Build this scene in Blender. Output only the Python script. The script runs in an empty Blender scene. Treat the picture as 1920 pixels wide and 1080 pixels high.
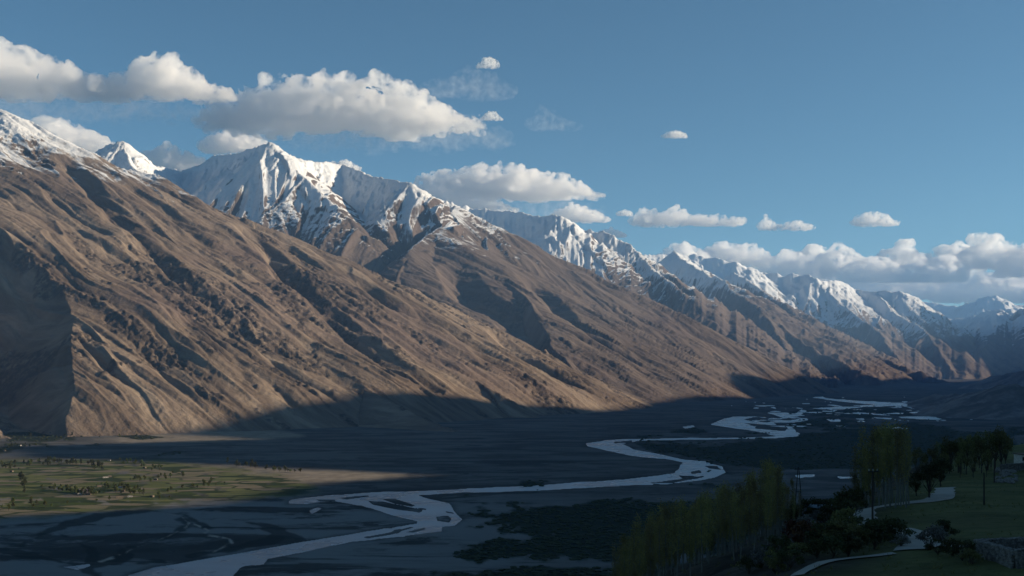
import bpy, bmesh, math, random
import numpy as np
from mathutils import Vector, Matrix

R = math.radians
random.seed(7)
rng = np.random.default_rng(11)
scene = bpy.context.scene
col = scene.collection

# ------------------------------------------------------------------ camera
CAM_Z = 300.0            # camera height above the valley floor (floor is z = 0)
F = 2059.0               # focal length in pixels of a 1920 px wide picture
YH = 685.0               # horizon row
cam = bpy.data.cameras.new("camera")
cam.sensor_width = 36.0
cam.lens = 36.0 * F / 1920.0
cam.shift_y = -(540.0 - YH) / 1920.0
cam.clip_start = 0.5
cam.clip_end = 400000.0
camo = bpy.data.objects.new("camera", cam)
camo.location = (0, 0, CAM_Z)
camo.rotation_euler = (R(90), 0, 0)
col.objects.link(camo)
scene.camera = camo

# ------------------------------------------------------------------ sky, sun, exposure
SUN_ELEV = 14.0          # degrees
SUN_AZ = 2.0             # degrees ahead of due right (+X); negative is behind the camera
world = bpy.data.worlds.new("World")
scene.world = world
world.use_nodes = True
wn = world.node_tree
sky = wn.nodes.new("ShaderNodeTexSky")
sky.sky_type = 'NISHITA'
sky.sun_disc = False
sky.sun_elevation = R(SUN_ELEV)
sky.sun_rotation = R(90.0 - SUN_AZ)
sky.altitude = 2900.0
sky.air_density = 1.0
sky.dust_density = 2.0
sky.ozone_density = 1.0
wn.nodes["Background"].inputs["Strength"].default_value = 0.055
tint = wn.nodes.new("ShaderNodeMix"); tint.data_type = 'RGBA'; tint.blend_type = 'MULTIPLY'     # white balance of the whole sky
tint.inputs[0].default_value = 1.0; tint.inputs[7].default_value = (.60, .93, 1.0, 1)
wn.links.new(sky.outputs[0], tint.inputs[6])
wn.links.new(tint.outputs[2], wn.nodes["Background"].inputs[0])

sun = bpy.data.lights.new("sun", 'SUN')
sun.energy = 5.0
sun.angle = R(0.53)
sun.color = (1.0, 0.82, 0.60)
suno = bpy.data.objects.new("sun", sun)
sd = Vector((math.cos(R(SUN_ELEV)) * math.cos(R(SUN_AZ)), math.cos(R(SUN_ELEV)) * math.sin(R(SUN_AZ)), math.sin(R(SUN_ELEV))))
suno.rotation_euler = sd.to_track_quat('Z', 'Y').to_euler()
suno.location = (3000, 0, 4000)
col.objects.link(suno)

scene.view_settings.view_transform = 'Standard'
scene.view_settings.look = 'None'
scene.view_settings.exposure = 0.85
scene.view_settings.gamma = 1.0
scene.cycles.use_denoising = True
scene.cycles.max_bounces = 66
scene.cycles.diffuse_bounces = 4
scene.cycles.transparent_max_bounces = 24
scene.cycles.volume_bounces = 64

# ------------------------------------------------------------------ helpers
def P(px, py, Y):
    """ground point seen at a picture position, at distance Y"""
    return ((px - 960.0) / F * Y, Y, CAM_Z + (YH - py) / F * Y)

def floor_pt(px, py, z=0.0):
    Y = (CAM_Z - z) * F / (py - YH)
    return ((px - 960.0) / F * Y, Y)

def _hash(ix, iy, seed):
    h = (ix.astype(np.uint32) * np.uint32(374761393) + iy.astype(np.uint32) * np.uint32(668265263) + np.uint32(seed * 1442695 & 0xffffffff))
    h = (h ^ (h >> np.uint32(13))) * np.uint32(1274126177)
    return h ^ (h >> np.uint32(16))

_ang = np.linspace(0, 2 * np.pi, 256, endpoint=False)
_GX = np.cos(_ang).astype(np.float32); _GY = np.sin(_ang).astype(np.float32)

def perlin(x, y, seed=0):
    x = np.asarray(x, np.float32); y = np.asarray(y, np.float32)
    x0 = np.floor(x); y0 = np.floor(y)
    fx = x - x0; fy = y - y0
    ix = x0.astype(np.int32); iy = y0.astype(np.int32)
    u = fx * fx * fx * (fx * (fx * 6 - 15) + 10)
    v = fy * fy * fy * (fy * (fy * 6 - 15) + 10)
    def g(dx, dy):
        h = (_hash(ix + dx, iy + dy, seed) & np.uint32(255)).astype(np.int32)
        return _GX[h] * (fx - dx) + _GY[h] * (fy - dy)
    a = g(0, 0); b = g(1, 0); c = g(0, 1); d = g(1, 1)
    return 1.5 * (a + u * (b - a) + v * (c + u * (d - c) - a - u * (b - a)))

def fbm(x, y, oct=4, seed=0, gain=0.5, lac=2.03):
    s = 0; a = 1.0; n = 0
    for i in range(oct):
        s = s + a * perlin(x, y, seed + i * 17); n += a
        x = x * lac + 13.7; y = y * lac - 7.1; a *= gain
    return s / n

def ridged(x, y, oct=4, seed=0, gain=0.5, lac=2.1):
    s = 0; a = 1.0; n = 0
    for i in range(oct):
        s = s + a * (1 - np.abs(perlin(x, y, seed + i * 17)) * 1.6); n += a
        x = x * lac + 3.7; y = y * lac - 9.1; a *= gain
    return s / n

def hash3(ix, iy, iz, seed):
    h = ix.astype(np.uint32) * np.uint32(374761393) + iy.astype(np.uint32) * np.uint32(668265263) + iz.astype(np.uint32) * np.uint32(2147483647) + np.uint32(seed * 7919)
    h = (h ^ (h >> np.uint32(13))) * np.uint32(1274126177)
    return ((h ^ (h >> np.uint32(16))) & np.uint32(65535)).astype(np.float32) / 65535.0
def vnoise3(p, seed=0):
    f = np.floor(p); i = f.astype(np.int32); t = p - f; t = t * t * (3 - 2 * t)
    r = 0
    for dx in (0, 1):
        for dy in (0, 1):
            for dz in (0, 1):
                w = (t[:, 0] if dx else 1 - t[:, 0]) * (t[:, 1] if dy else 1 - t[:, 1]) * (t[:, 2] if dz else 1 - t[:, 2])
                r = r + w * hash3(i[:, 0] + dx, i[:, 1] + dy, i[:, 2] + dz, seed)
    return r

vnoise3_ = vnoise3

def sstep(a, b, x):
    t = np.clip((x - a) / (b - a), 0, 1)
    return t * t * (3 - 2 * t)

def grid_mesh(name, V, nr, nc, keep=None, attrs=None, smooth=True):
    """mesh from a grid of points (nr rows x nc columns)"""
    idx = np.arange(nr * nc).reshape(nr, nc)
    q = np.stack([idx[:-1, :-1], idx[:-1, 1:], idx[1:, 1:], idx[1:, :-1]], -1).reshape(-1, 4)
    if keep is not None:
        q = q[keep.reshape(-1)]
        used = np.zeros(nr * nc, bool); used[q.reshape(-1)] = True
        remap = np.cumsum(used) - 1
        q = remap[q]; V = V[used]
        if attrs: attrs = {k: a.reshape(-1)[used] for k, a in attrs.items()}
    me = bpy.data.meshes.new(name)
    me.vertices.add(len(V)); me.vertices.foreach_set("co", np.ascontiguousarray(V, np.float32).reshape(-1))
    me.loops.add(len(q) * 4); me.loops.foreach_set("vertex_index", np.ascontiguousarray(q, np.int32).reshape(-1))
    me.polygons.add(len(q)); me.polygons.foreach_set("loop_start", np.arange(0, len(q) * 4, 4, dtype=np.int32))
    me.polygons.foreach_set("use_smooth", np.full(len(q), smooth))
    me.update(calc_edges=True)
    for k, a in (attrs or {}).items():
        at = me.attributes.new(k, 'FLOAT', 'POINT')
        at.data.foreach_set("value", np.ascontiguousarray(a.reshape(-1), np.float32))
    return me

def link(name, me, mat=None, parent=None, label=None, cat=None, group=None, kind=None):
    o = bpy.data.objects.new(name, me)
    col.objects.link(o)
    if mat is not None and me is not None and not me.materials: me.materials.append(mat)
    if parent: o.parent = parent
    tag(o, label, cat, group, kind)
    return o

def tag(o, label=None, cat=None, group=None, kind=None):
    if label: o["label"] = label
    if cat: o["category"] = cat
    if group: o["group"] = group
    if kind: o["kind"] = kind
    return o

def ico(sub):
    bm = bmesh.new(); bmesh.ops.create_icosphere(bm, subdivisions=sub, radius=1.0)
    V = np.array([v.co[:] for v in bm.verts], np.float32); Fc = np.array([[v.index for v in f.verts] for f in bm.faces], np.int32); bm.free()
    return V, Fc
ICO_V, ICO_F = ico(2)
ICO1_V, ICO1_F = ico(1)

def tri_mesh(name, V, T, smooth=False, mats=None, mat_idx=None):
    n = T.shape[1]
    me = bpy.data.meshes.new(name)
    me.vertices.add(len(V)); me.vertices.foreach_set("co", np.ascontiguousarray(V, np.float32).reshape(-1))
    me.loops.add(T.size); me.loops.foreach_set("vertex_index", np.ascontiguousarray(T, np.int32).reshape(-1))
    me.polygons.add(len(T)); me.polygons.foreach_set("loop_start", np.arange(0, T.size, n, dtype=np.int32))
    me.polygons.foreach_set("use_smooth", np.full(len(T), smooth))
    me.update(calc_edges=True)
    return me

# node helper -------------------------------------------------------
class NT:
    def __init__(self, name):
        self.m = bpy.data.materials.new(name); self.m.use_nodes = True
        self.t = self.m.node_tree; self.b = self.t.nodes["Principled BSDF"]
    def n(self, typ, **kw):
        nd = self.t.nodes.new(typ)
        for k, v in kw.items(): setattr(nd, k, v)
        return nd
    def l(self, a, b): self.t.links.new(a, b)
    def val(self, inp, v):
        if hasattr(v, "bl_idname") or isinstance(v, bpy.types.NodeSocket): self.l(v, inp)
        else: inp.default_value = v
    def math(self, op, a, b=0.0, c=0.0, clamp=False):
        nd = self.n("ShaderNodeMath", operation=op, use_clamp=clamp)
        self.val(nd.inputs[0], a); self.val(nd.inputs[1], b); self.val(nd.inputs[2], c)
        return nd.outputs[0]
    def attr(self, name): return self.n("ShaderNodeAttribute", attribute_name=name).outputs["Fac"]
    def pos(self): return self.n("ShaderNodeNewGeometry").outputs["Position"]
    def comb(self, x, y, z=0.0):
        nd = self.n("ShaderNodeCombineXYZ")
        for i, v in enumerate((x, y, z)): self.val(nd.inputs[i], v)
        return nd.outputs[0]
    def noise(self, vec, scale, detail=4.0, rough=0.55, dist=0.0, out=0):
        nd = self.n("ShaderNodeTexNoise"); self.l(vec, nd.inputs["Vector"])
        nd.inputs["Scale"].default_value = scale; nd.inputs["Detail"].default_value = detail
        nd.inputs["Roughness"].default_value = rough; nd.inputs["Distortion"].default_value = dist
        return nd.outputs[out]
    def ramp(self, fac, lo, hi, a=0.0, b=1.0):
        nd = self.n("ShaderNodeMapRange"); nd.interpolation_type = 'SMOOTHSTEP'
        self.val(nd.inputs[0], fac)
        nd.inputs[1].default_value = lo; nd.inputs[2].default_value = hi
        nd.inputs[3].default_value = a; nd.inputs[4].default_value = b
        return nd.outputs[0]
    def mix(self, fac, a, b):
        nd = self.n("ShaderNodeMix", data_type='RGBA')
        self.val(nd.inputs[0], fac)
        for s, v in ((nd.inputs[6], a), (nd.inputs[7], b)):
            if isinstance(v, tuple): s.default_value = (*v, 1.0)
            else: self.l(v, s)
        return nd.outputs[2]
    def bump(self, h, strength, dist):
        nd = self.n("ShaderNodeBump"); nd.inputs["Strength"].default_value = strength
        nd.inputs["Distance"].default_value = dist; self.l(h, nd.inputs["Height"])
        self.l(nd.outputs[0], self.b.inputs["Normal"])
    def fin(self, color=None, rough=0.9, spec=0.1):
        if color is not None: self.val(self.b.inputs["Base Color"], color if not isinstance(color, tuple) else (*color, 1.0))
        self.val(self.b.inputs["Roughness"], rough)
        self.b.inputs["Specular IOR Level"].default_value = spec
        return self.m

# ------------------------------------------------------------------ mountains: ridge skeleton
# each ridge: (group, slope to the camera side, slope to the far side, crest points (x, y in picture, distance))
RIDGES = [
 (0, [.54,.50,.48,.48,.48,.48,.48,.48,.47,.46,.44,.42,.40,.38,.38], .55, [(-420, 60, 9700), (-150, 160, 9300), (0, 205, 9000), (60, 240, 8950), (130, 275, 8900), (210, 312, 8850), (300, 330, 8800), (400, 385, 8700),
           (530, 432, 8600), (600, 470, 8500), (700, 530, 8350), (800, 585, 8200), (900, 640, 8050), (1010, 705, 7900), (1120, 766, 7721)]),
 (0, .42, .5, [(470, 600, 7000), (560, 664, 6500), (650, 716, 6000), (760, 762, 5500), (885, 812, 4900)]),
 (0, .55, .45, [(700, 562, 7900), (820, 668, 7000), (940, 742, 6500), (1010, 777, 6300)]),
 (0, .8, .8, [(-140, 690, 5300), (-50, 735, 4950), (20, 790, 4650), (58, 830, 4400)]),
 # snow peaks behind
 (1, .88, .8, [(185, 285, 13600), (205, 270, 13000), (222, 264, 12600), (240, 276, 13000), (262, 290, 13500), (300, 312, 14600), (340, 322, 15800), (400, 291, 15000), (450, 283, 13900), (490, 274, 13000), (510, 265, 12600), (535, 285, 13000), (570, 300, 13500),
           (640, 306, 14300), (700, 330, 13400), (770, 342, 12500), (800, 365, 12900), (850, 384, 12900)]),
 (1, .85, .85, [(510, 265, 12600), (538, 308, 12300), (565, 332, 12100)]),
 (1, .85, .85, [(565, 332, 12100), (530, 370, 11700), (490, 405, 11400)]),
 (1, .85, .85, [(565, 332, 12100), (600, 362, 11800), (628, 385, 11600)]),
 (1, .85, .85, [(770, 342, 12500), (722, 395, 12000)]),
 (1, .9, .9, [(215, 265, 12600), (250, 310, 12100), (300, 350, 11500)]),
 # second spur
 (2, [.66,.62,.58,.50,.46,.46,.48,.5], .65, [(850, 384, 12600), (905, 425, 12400), (940, 450, 12300), (1040, 515, 12100), (1130, 570, 11900), (1230, 655, 11700), (1290, 718, 11400), (1311, 741, 11200)]),
 (2, .8, .5, [(850, 384, 12600), (822, 425, 11900), (756, 470, 11000), (745, 530, 10200), (850, 610, 9300), (960, 690, 8500)]),
 (2, .8, .5, [(905, 425, 12400), (920, 500, 11300), (985, 555, 10300), (1040, 640, 9300), (1110, 730, 8400)]),
 (2, .75, .5, [(1040, 515, 12100), (1090, 600, 10900), (1160, 680, 10000), (1235, 748, 9700)]),
 # third ridge with snow
 (3, .72, .7, [(780, 375, 18200), (830, 380, 19000), (880, 388, 19200), (960, 397, 18300), (1000, 404, 18000), (1050, 403, 17200), (1075, 418, 17700), (1095, 428, 18200), (1150, 438, 17400), (1200, 468, 17000), (1225, 492, 16800)]),
 (3, [.85,.85,.85,.85,.8,.75,.7], .55, [(1095, 428, 18200), (1120, 470, 17500), (1180, 505, 16800), (1240, 540, 16200), (1330, 620, 15100), (1400, 680, 14300), (1452, 713, 13900)]),
 (3, .65, .65, [(1200, 468, 17000), (1240, 515, 16300), (1290, 550, 15700), (1330, 610, 15100)]),
 (3, .75, .75, [(1050, 403, 17200), (1030, 450, 16700), (1060, 500, 16200)]),
 # fourth and fifth spurs
 (4, [.85,.85,.85,.85,.8,.75,.7], .55, [(1262, 470, 21800), (1300, 500, 20800), (1360, 525, 20000), (1420, 575, 18900), (1500, 640, 17600), (1600, 690, 16700), (1661, 720, 16300)]),
 (4, [.85,.85,.8,.75,.7,.65], .55, [(1380, 510, 23000), (1450, 560, 22000), (1520, 610, 21000), (1600, 650, 20000), (1700, 690, 19000), (1790, 716, 18500)]),
 (4, .6, .6, [(1420, 575, 18500), (1470, 650, 17300), (1510, 705, 16800)]),
 # far range
 (5, .75, .7, [(1200, 475, 27000), (1300, 475, 27600), (1380, 490, 27000), (1430, 512, 28500), (1500, 514, 28000), (1530, 520, 27000), (1570, 525, 29000), (1600, 540, 29800), (1640, 545, 29000), (1690, 546, 28500), (1720, 562, 30000), (1760, 602, 28500)]),
 (5, .7, .7, [(1530, 520, 27000), (1580, 570, 26000), (1640, 610, 25000), (1690, 680, 23000)]),
 (5, .7, .7, [(1640, 545, 29000), (1680, 590, 27000), (1740, 620, 25500), (1780, 690, 24000)]),
 (6, .6, .5, [(1680, 575, 41000), (1720, 566, 42000), (1800, 574, 40500), (1850, 556, 39000), (1865, 556, 39000), (1900, 572, 40000), (1960, 568, 40000), (2150, 540, 40000)]),
 (6, .6, .5, [(1740, 604, 34000), (1800, 597, 33000), (1845, 586, 32000), (1877, 580, 31000), (1910, 598, 30000), (1960, 580, 29500), (2080, 500, 29000), (2250, 430, 28000)]),
 (6, .55, .5, [(1877, 580, 31000), (1850, 640, 27000), (1810, 705, 24000)]),
]
# the range on the near side of the valley, to the right of the frame: it carries the evening shadow
def shade_crest():
    # crest heights follow from where the edge of the evening shadow lies on the valley floor and the far slopes
    edge = [(-1003, 2152, 0), (-741, 2314, 0), (-538, 2769, 0), (-250, 3013, 0), (-600, 3180, 0), (-1093, 3412, 0), (-1720, 3640, 0), (-1900, 4039, 0), (-1609, 4091, 0), (-1347, 4202, 0), (-980, 4382, 0), (-1500, 4800, 0), (-1366, 5025, 31), (-1272, 5136, 68), (-1145, 5359, 99),
            (-974, 5576, 129), (-797, 5867, 160), (-613, 6017, 148), (-478, 6151, 136), (-338, 6332, 117), (-31, 6480, 90), (230, 6768, 55), (509, 6989, 19), (792, 7414, 16), (1000, 8200, 20), (1202, 8841, 21), (1525, 9239, 45), (2262, 10050, 5), (1935, 10300, 151), (2000, 10700, 200),
            (2762, 11562, 137), (3106, 12200, 168), (3700, 14000, 160), (4700, 16000, 150), (5400, 17000, 60), (6406, 18500, 0), (8131, 19932, 0)]
    c_, s_, te = math.cos(R(SUN_AZ)), math.sin(R(SUN_AZ)), math.tan(R(SUN_ELEV))
    pts = []
    for x, y, z in edge:
        k = (3200 + .55 * y - x) / (c_ - .55 * s_)
        pts.append((y + k * s_, z + k * te))
    pts.sort()
    y0 = pts[0][0]
    pts = [(-6000, 1450), (-2500, 1550), (y0 - 1100, 1600), (y0 - 450, 1560)] + pts + [(pts[-1][0] + 5000, 1450)]
    return [(3200 + 0.55 * y, y, z) for y, z in pts]

RSEG = []      # flat list of segments
RDIR = []
for ri, (grp, sc, sf, pts) in enumerate(RIDGES):
    w = [P(*p) for p in pts]
    a, b = np.array(w[0]), np.array(w[-1])
    ch = b[:2] - a[:2]; L = np.linalg.norm(ch); ch = ch / L
    g = (a[2] - b[2]) / L
    # fall directions on both sides of the crest: camera side (lower Y) first
    nrm = np.array([ch[1], -ch[0]])            # right-hand side of the run
    RDIR.append((ch, g, nrm))
    scl = sc if isinstance(sc, list) else [sc] * len(w)
    for i in range(len(w) - 1): RSEG.append((ri, w[i], w[i + 1], scl[i], scl[i + 1], sf))

VALLEY = [(-1900, 4480, -60), (-2054, 4617, -40), (-2186, 4837, -10), (-2340, 5033, 20), (-2705, 5506, 110), (-3081, 5764, 220), (-3432, 5986, 350), (-3830, 6374, 560), (-4600, 7000, 900)]
# gullies cut into the faces: plan line, depth, half width
GULLY = [([(-1242, 7107), (-990, 6796), (-685, 6420), (-398, 6319)], 125, 150), ([(-1982, 8082), (-1751, 7838), (-1408, 7249), (-1276, 7101)], 105, 120), ([(-2692, 7442), (-2288, 6929), (-1998, 6637), (-1740, 6400), (-1504, 6072)], 70, 95),
         ([(-3376, 8178), (-3099, 7879), (-2762, 7485), (-2538, 7160)], 80, 100), ([(-523, 10781), (-395, 10188), (0, 9867), (355, 9150)], 170, 230), ([(-116, 7987), (146, 7554), (408, 7319)], 75, 100), ([(-1831, 5985), (-1570, 5776), (-1317, 5537)], 45, 60),
         ([(-2800, 8121), (-2353, 7691), (-1994, 7332)], 60, 90), ([(-1252, 8057), (-818, 7657), (-441, 7571), (-71, 7351)], 80, 110), ([(447, 10233), (810, 9820), (1126, 9661)], 110, 150), ([(214, 11044), (493, 10170)], 120, 160)]

def macro(X, Y, want=False):
    """height of the bare ridge skeleton; with want also winner, distance from crest, side"""
    n = X.shape[0]
    H = np.full(n, -400.0, np.float32); W = np.zeros(n, np.int16); D = np.full(n, 1e5, np.float32); S = np.zeros(n, np.int8)
    for ri, p, q, sc0, sc1, sf in RSEG:
        dx, dy = q[0] - p[0], q[1] - p[1]
        l2 = dx * dx + dy * dy
        rx = X - p[0]; ry = Y - p[1]
        t = np.clip((rx * dx + ry * dy) / l2, 0, 1)
        ex = rx - t * dx; ey = ry - t * dy
        d = np.sqrt(ex * ex + ey * ey)
        right = (dx * ey - dy * ex) < 0          # right of the running direction
        s = np.where(right, sc0 + t * (sc1 - sc0), sf)
        h = p[2] + t * (q[2] - p[2]) - s * d
        b = h > H
        H = np.where(b, h, H)
        if want:
            W[b] = ri; D[b] = d[b]; S[b] = np.where(right[b], 1, -1)
    # a side valley cuts the brown slope at its left end
    V = np.full(n, 1e5, np.float32)
    for p, q in zip(VALLEY[:-1], VALLEY[1:]):
        dx, dy = q[0] - p[0], q[1] - p[1]
        t = np.clip(((X - p[0]) * dx + (Y - p[1]) * dy) / (dx * dx + dy * dy), 0, 1)
        d = np.hypot(X - p[0] - t * dx, Y - p[1] - t * dy)
        V = np.minimum(V, p[2] + t * (q[2] - p[2]) + 1.25 * np.maximum(d - 60, 0))
    V = np.where((Y > 9500) | (X < -.60 * Y), 1e5, V)
    for line, dep, wid in GULLY:
        n_ = len(line) - 1; best = np.full(n, 1e5, np.float32); tt = np.zeros(n, np.float32)
        for i, (p, q) in enumerate(zip(line[:-1], line[1:])):
            dx, dy = q[0] - p[0], q[1] - p[1]
            t = np.clip(((X - p[0]) * dx + (Y - p[1]) * dy) / (dx * dx + dy * dy), 0, 1)
            d = np.hypot(X - p[0] - t * dx, Y - p[1] - t * dy)
            c_ = d < best; best = np.where(c_, d, best); tt = np.where(c_, (i + t) / n_, tt)
        H = H - dep * np.sin(np.pi * np.clip(tt * .9 + .08, 0, 1)) ** .6 * np.maximum(0, 1 - best / wid)
    H = np.minimum(H, V)
    if want: return H, W, D, S, V
    return H

FALL = np.zeros((len(RIDGES), 2, 2), np.float32)
for ri, (ch, g, nrm) in enumerate(RDIR):
    sc, sf = RIDGES[ri][1], RIDGES[ri][2]
    if isinstance(sc, list): sc = float(np.mean(sc))
    for k, (s, sg) in enumerate(((sc, 1), (sf, -1))):
        v = ch * g + nrm * sg * s
        FALL[ri, k] = v / np.linalg.norm(v)
GRP = np.array([r[0] for r in RIDGES])
for ri in np.where(GRP == 0)[0][:3]: FALL[ri, 0] = (.80, -.60)

def mountain_height(X, Y):
    wx = fbm(X / 1500, Y / 1500, 3, 3) * 130 + fbm(X / 380, Y / 380, 2, 5) * 38
    wy = fbm(X / 1500 + 40, Y / 1500 - 9, 3, 4) * 130 + fbm(X / 380 + 7, Y / 380, 2, 6) * 38
    wk = np.where((Y > 9500), .75, np.clip(Y / 9000, .6, 1)) * np.clip(Y / 15000, 1, 2)
    H, W, D, S, V = macro(X + wx * wk, Y + wy * wk, True)
    fd = FALL[W, np.where(S > 0, 0, 1)]
    fa = X * fd[:, 0] + Y * fd[:, 1] + W * 517.0
    fc = -X * fd[:, 1] + Y * fd[:, 0] + W * 311.0
    cw = fbm(X / 900, Y / 900, 3, 21)
    c = fc + cw * 85
    taper = sstep(0, 420, D)
    foot = sstep(-10, 260, H)
    far = GRP[W]
    snowy = np.isin(far, (1, 3, 5, 6)).astype(np.float32)
    def chute(lam, st, sd, pw):
        r_ = np.clip(1 - np.abs(perlin(c / lam, fa / (lam * st), sd)) * 1.7, 0, 1)
        return r_ ** pw
    amp = taper * (0.35 + 0.65 * foot)
    g1 = ridged(c / 900, fa / 5200, 2, 31) - .62
    dh = amp * g1 * 62
    mA = sstep(-.25, .35, fbm(X / 700, Y / 700, 2, 33))
    dh = dh - amp * (chute(340, 7, 37, 5) * 34 * mA + chute(150, 8, 41, 4) * 14 + chute(70, 9, 43, 4) * 7)
    dh = dh + amp * (chute(260, 6, 45, 6) * 26 * (1 - mA) + chute(110, 7, 47, 5) * 16 * mA)
    dh = dh + (1 - .6 * snowy) * 0 + snowy * taper * (chute(300, 4, 49, 3) - .3) * 60
    # rocky outcrops: broken bands along the fall line
    rm = fbm(c / 330, fa / 1500, 4, 51) + 0.40 * fbm(X / 170, Y / 170, 3, 57) + .16 * sstep(900, 1900, H) * sstep(700, 200, D)
    rock = sstep(0.13, 0.22, rm)
    rock = np.maximum(rock, snowy * sstep(-.05, .25, rm))
    jag = ridged(c / 70 + fbm(X / 60, Y / 60, 2, 63) * .5, fa / 170, 5, 61, .6) - .55
    dh = dh + rock * jag * (32 + 24 * snowy)
    sc_ = np.clip(Y / 14000, .5, 2.2)
    rid = ridged(X / (900 * sc_), Y / (900 * sc_), 4, 71) - .6
    dh = dh + snowy * rid * (0.25 + 0.75 * taper) * 62 * sc_
    dh = dh + snowy * (ridged(X / (260 * sc_), Y / (260 * sc_), 4, 79, .55) - .6) * 26 * sc_
    dh = dh + np.isin(far, (3, 5, 6)) * (ridged(X / (240 * sc_), Y / (240 * sc_), 4, 83, .55) - .6) * 56 * sc_
    dh = dh + (far == 4) * ((ridged(X / 420, Y / 420, 4, 87, .55) - .6) * 85 + (chute(420, 4, 89, 3) - .3) * 60 * taper)
    dh = dh + fbm(X / 60, Y / 60, 4, 77, .65) * 5
    H2 = H + dh
    # soft landing on the valley floor
    k = 16.0
    H2 = np.where(H2 < 200, k * np.logaddexp(0, np.minimum(H2, 400) / k) - 14 * sstep(200, 0, H2) + np.minimum(H2, 0) * .08, H2)
    return H2, W, fa, c, rock

def chunked(fn, X, Y, n=65536):
    out = [fn(X[i:i + n], Y[i:i + n]) for i in range(0, len(X), n)]
    if isinstance(out[0], tuple): return [np.concatenate(z) for z in zip(*out)]
    return np.concatenate(out)

NC, NR = 1080, 600
u = np.linspace(-0.62, 0.60, NC).astype(np.float32)
NCC = 230
uc = np.linspace(-0.62, 0.60, NCC).astype(np.float32)
dist = np.exp(np.linspace(math.log(3600), math.log(45000), 620)).astype(np.float32)
Xc = (uc[None, :] * dist[:, None]).reshape(-1); Yc = np.repeat(dist, NCC)
hz = chunked(macro, Xc, Yc).reshape(len(dist), NCC)
hz = np.maximum(hz, 0)
v = (hz - CAM_Z) / dist[:, None]
run = np.maximum.accumulate(v, 0)
vis = (v > run - 0.012)
w = np.abs(np.diff(v, axis=0)) * np.where(vis[1:], 1, .12) + 2.2e-5 + np.where(hz[1:] > 0, 6e-5, 0)
ker = np.ones(21) / 21
w = np.apply_along_axis(lambda a: np.convolve(np.pad(a, 10, mode='edge'), ker, 'valid'), 1, w)
cum = np.concatenate([np.zeros((1, NCC)), np.cumsum(w, 0)], 0); cum /= cum[-1]
rows = np.linspace(0, 1, NR)
dc = np.stack([np.interp(rows, cum[:, j], dist) for j in range(NCC)], 1)
ui = np.interp(u, uc, np.arange(NCC)); i0 = np.clip(ui.astype(int), 0, NCC - 2); ft = ui - i0
DD = dc[:, i0] * (1 - ft) + dc[:, i0 + 1] * ft
X = (u[None, :] * DD).astype(np.float32).reshape(-1); Y = DD.astype(np.float32).reshape(-1)
Hm, Wm, fa, fc, rock = chunked(mountain_height, X, Y)

# ---- mountain material
def mountain_material():
    m = NT("scree_rock_and_snow")
    pos = m.pos()
    z = m.n("ShaderNodeSeparateXYZ"); m.l(pos, z.inputs[0])
    sv = m.comb(m.math('MULTIPLY', m.attr("fc"), 1 / 60.0), m.math('MULTIPLY', m.attr("fa"), 1 / 420.0), 0.0)
    sv2 = m.comb(m.math('MULTIPLY', m.attr("fc"), 1 / 330.0), m.math('MULTIPLY', m.attr("fa"), 1 / 1500.0), 3.0)
    streak = m.noise(sv, 1.0, 6, .62, .4)
    band = m.noise(sv2, 1.0, 5, .6, .5)
    patch = m.noise(pos, 1 / 1100.0, 4, .55)
    fine = m.noise(pos, 1 / 38.0, 6, .65)
    tan = m.mix(m.ramp(streak, .35, .68), (.170, .128, .095), (.295, .232, .172))
    brown = m.mix(m.ramp(streak, .35, .65), (.098, .073, .056), (.178, .135, .100))
    base = m.mix(m.ramp(band, .40, .60), brown, tan)
    base = m.mix(m.math('MULTIPLY', m.ramp(patch, .50, .66), .6), base, (.17, .125, .105))
    hue_shade = m.attr("hue_shade")
    base = m.mix(m.math('MULTIPLY', hue_shade, .78), base, (.088, .069, .063))  # grey-brown of the farther ranges, deepened to stand in for their shadowed slopes
    base = m.mix(m.ramp(z.outputs[2], 700, 1800, 0.0, .45), base, (.105, .082, .070))
    rk = m.math('MULTIPLY', m.attr("rock"), m.ramp(fine, .36, .58))
    base = m.mix(m.math('MULTIPLY', rk, .85), base, (.062, .050, .043))
    # snow
    nz = m.n("ShaderNodeSeparateXYZ"); m.l(m.n("ShaderNodeNewGeometry").outputs["Normal"], nz.inputs[0])
    sn = m.noise(pos, 1 / 420.0, 7, .68)
    sn2 = m.noise(sv, .9, 5, .7)
    e = m.math('ADD', z.outputs[2], m.math('MULTIPLY', m.math('SUBTRACT', sn, .5), 900.0))
    e = m.math('ADD', e, m.math('MULTIPLY', m.math('SUBTRACT', sn2, .5), 1350.0))
    e = m.math('ADD', e, m.math('MULTIPLY', m.math('SUBTRACT', nz.outputs[2], .74), 1900.0))
    e = m.math('ADD', e, m.math('MULTIPLY', nz.outputs[0], -420.0))
    e = m.math('ADD', e, m.attr("snow"))
    snow = m.math('MULTIPLY', m.ramp(e, 1760, 2040), m.ramp(fine, .25, .5, .72, 1.0))
    c = m.mix(snow, base, (.66, .68, .70))
    bh = m.math('ADD', m.math('MULTIPLY', fine, 1.0), m.math('MULTIPLY', streak, .8))
    m.bump(bh, .8, 12.0)
    return m.fin(c, .92, .08)
MOUNT = mountain_material()
HUE_SHADE = np.array([0, .8, .75, .9, .7, .6, .6])[GRP]  # per range: own rock tone plus shade put into the colour
SNOW = np.array([-130, 130, 0, 250, 20, 420, 420])[GRP]
Vv = np.stack([X, Y, Hm], 1)
Hg = Hm.reshape(NR, NC); Wg = GRP[Wm].reshape(NR, NC)
facemax = np.maximum.reduce([Hg[:-1, :-1], Hg[1:, :-1], Hg[:-1, 1:], Hg[1:, 1:]])
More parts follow.
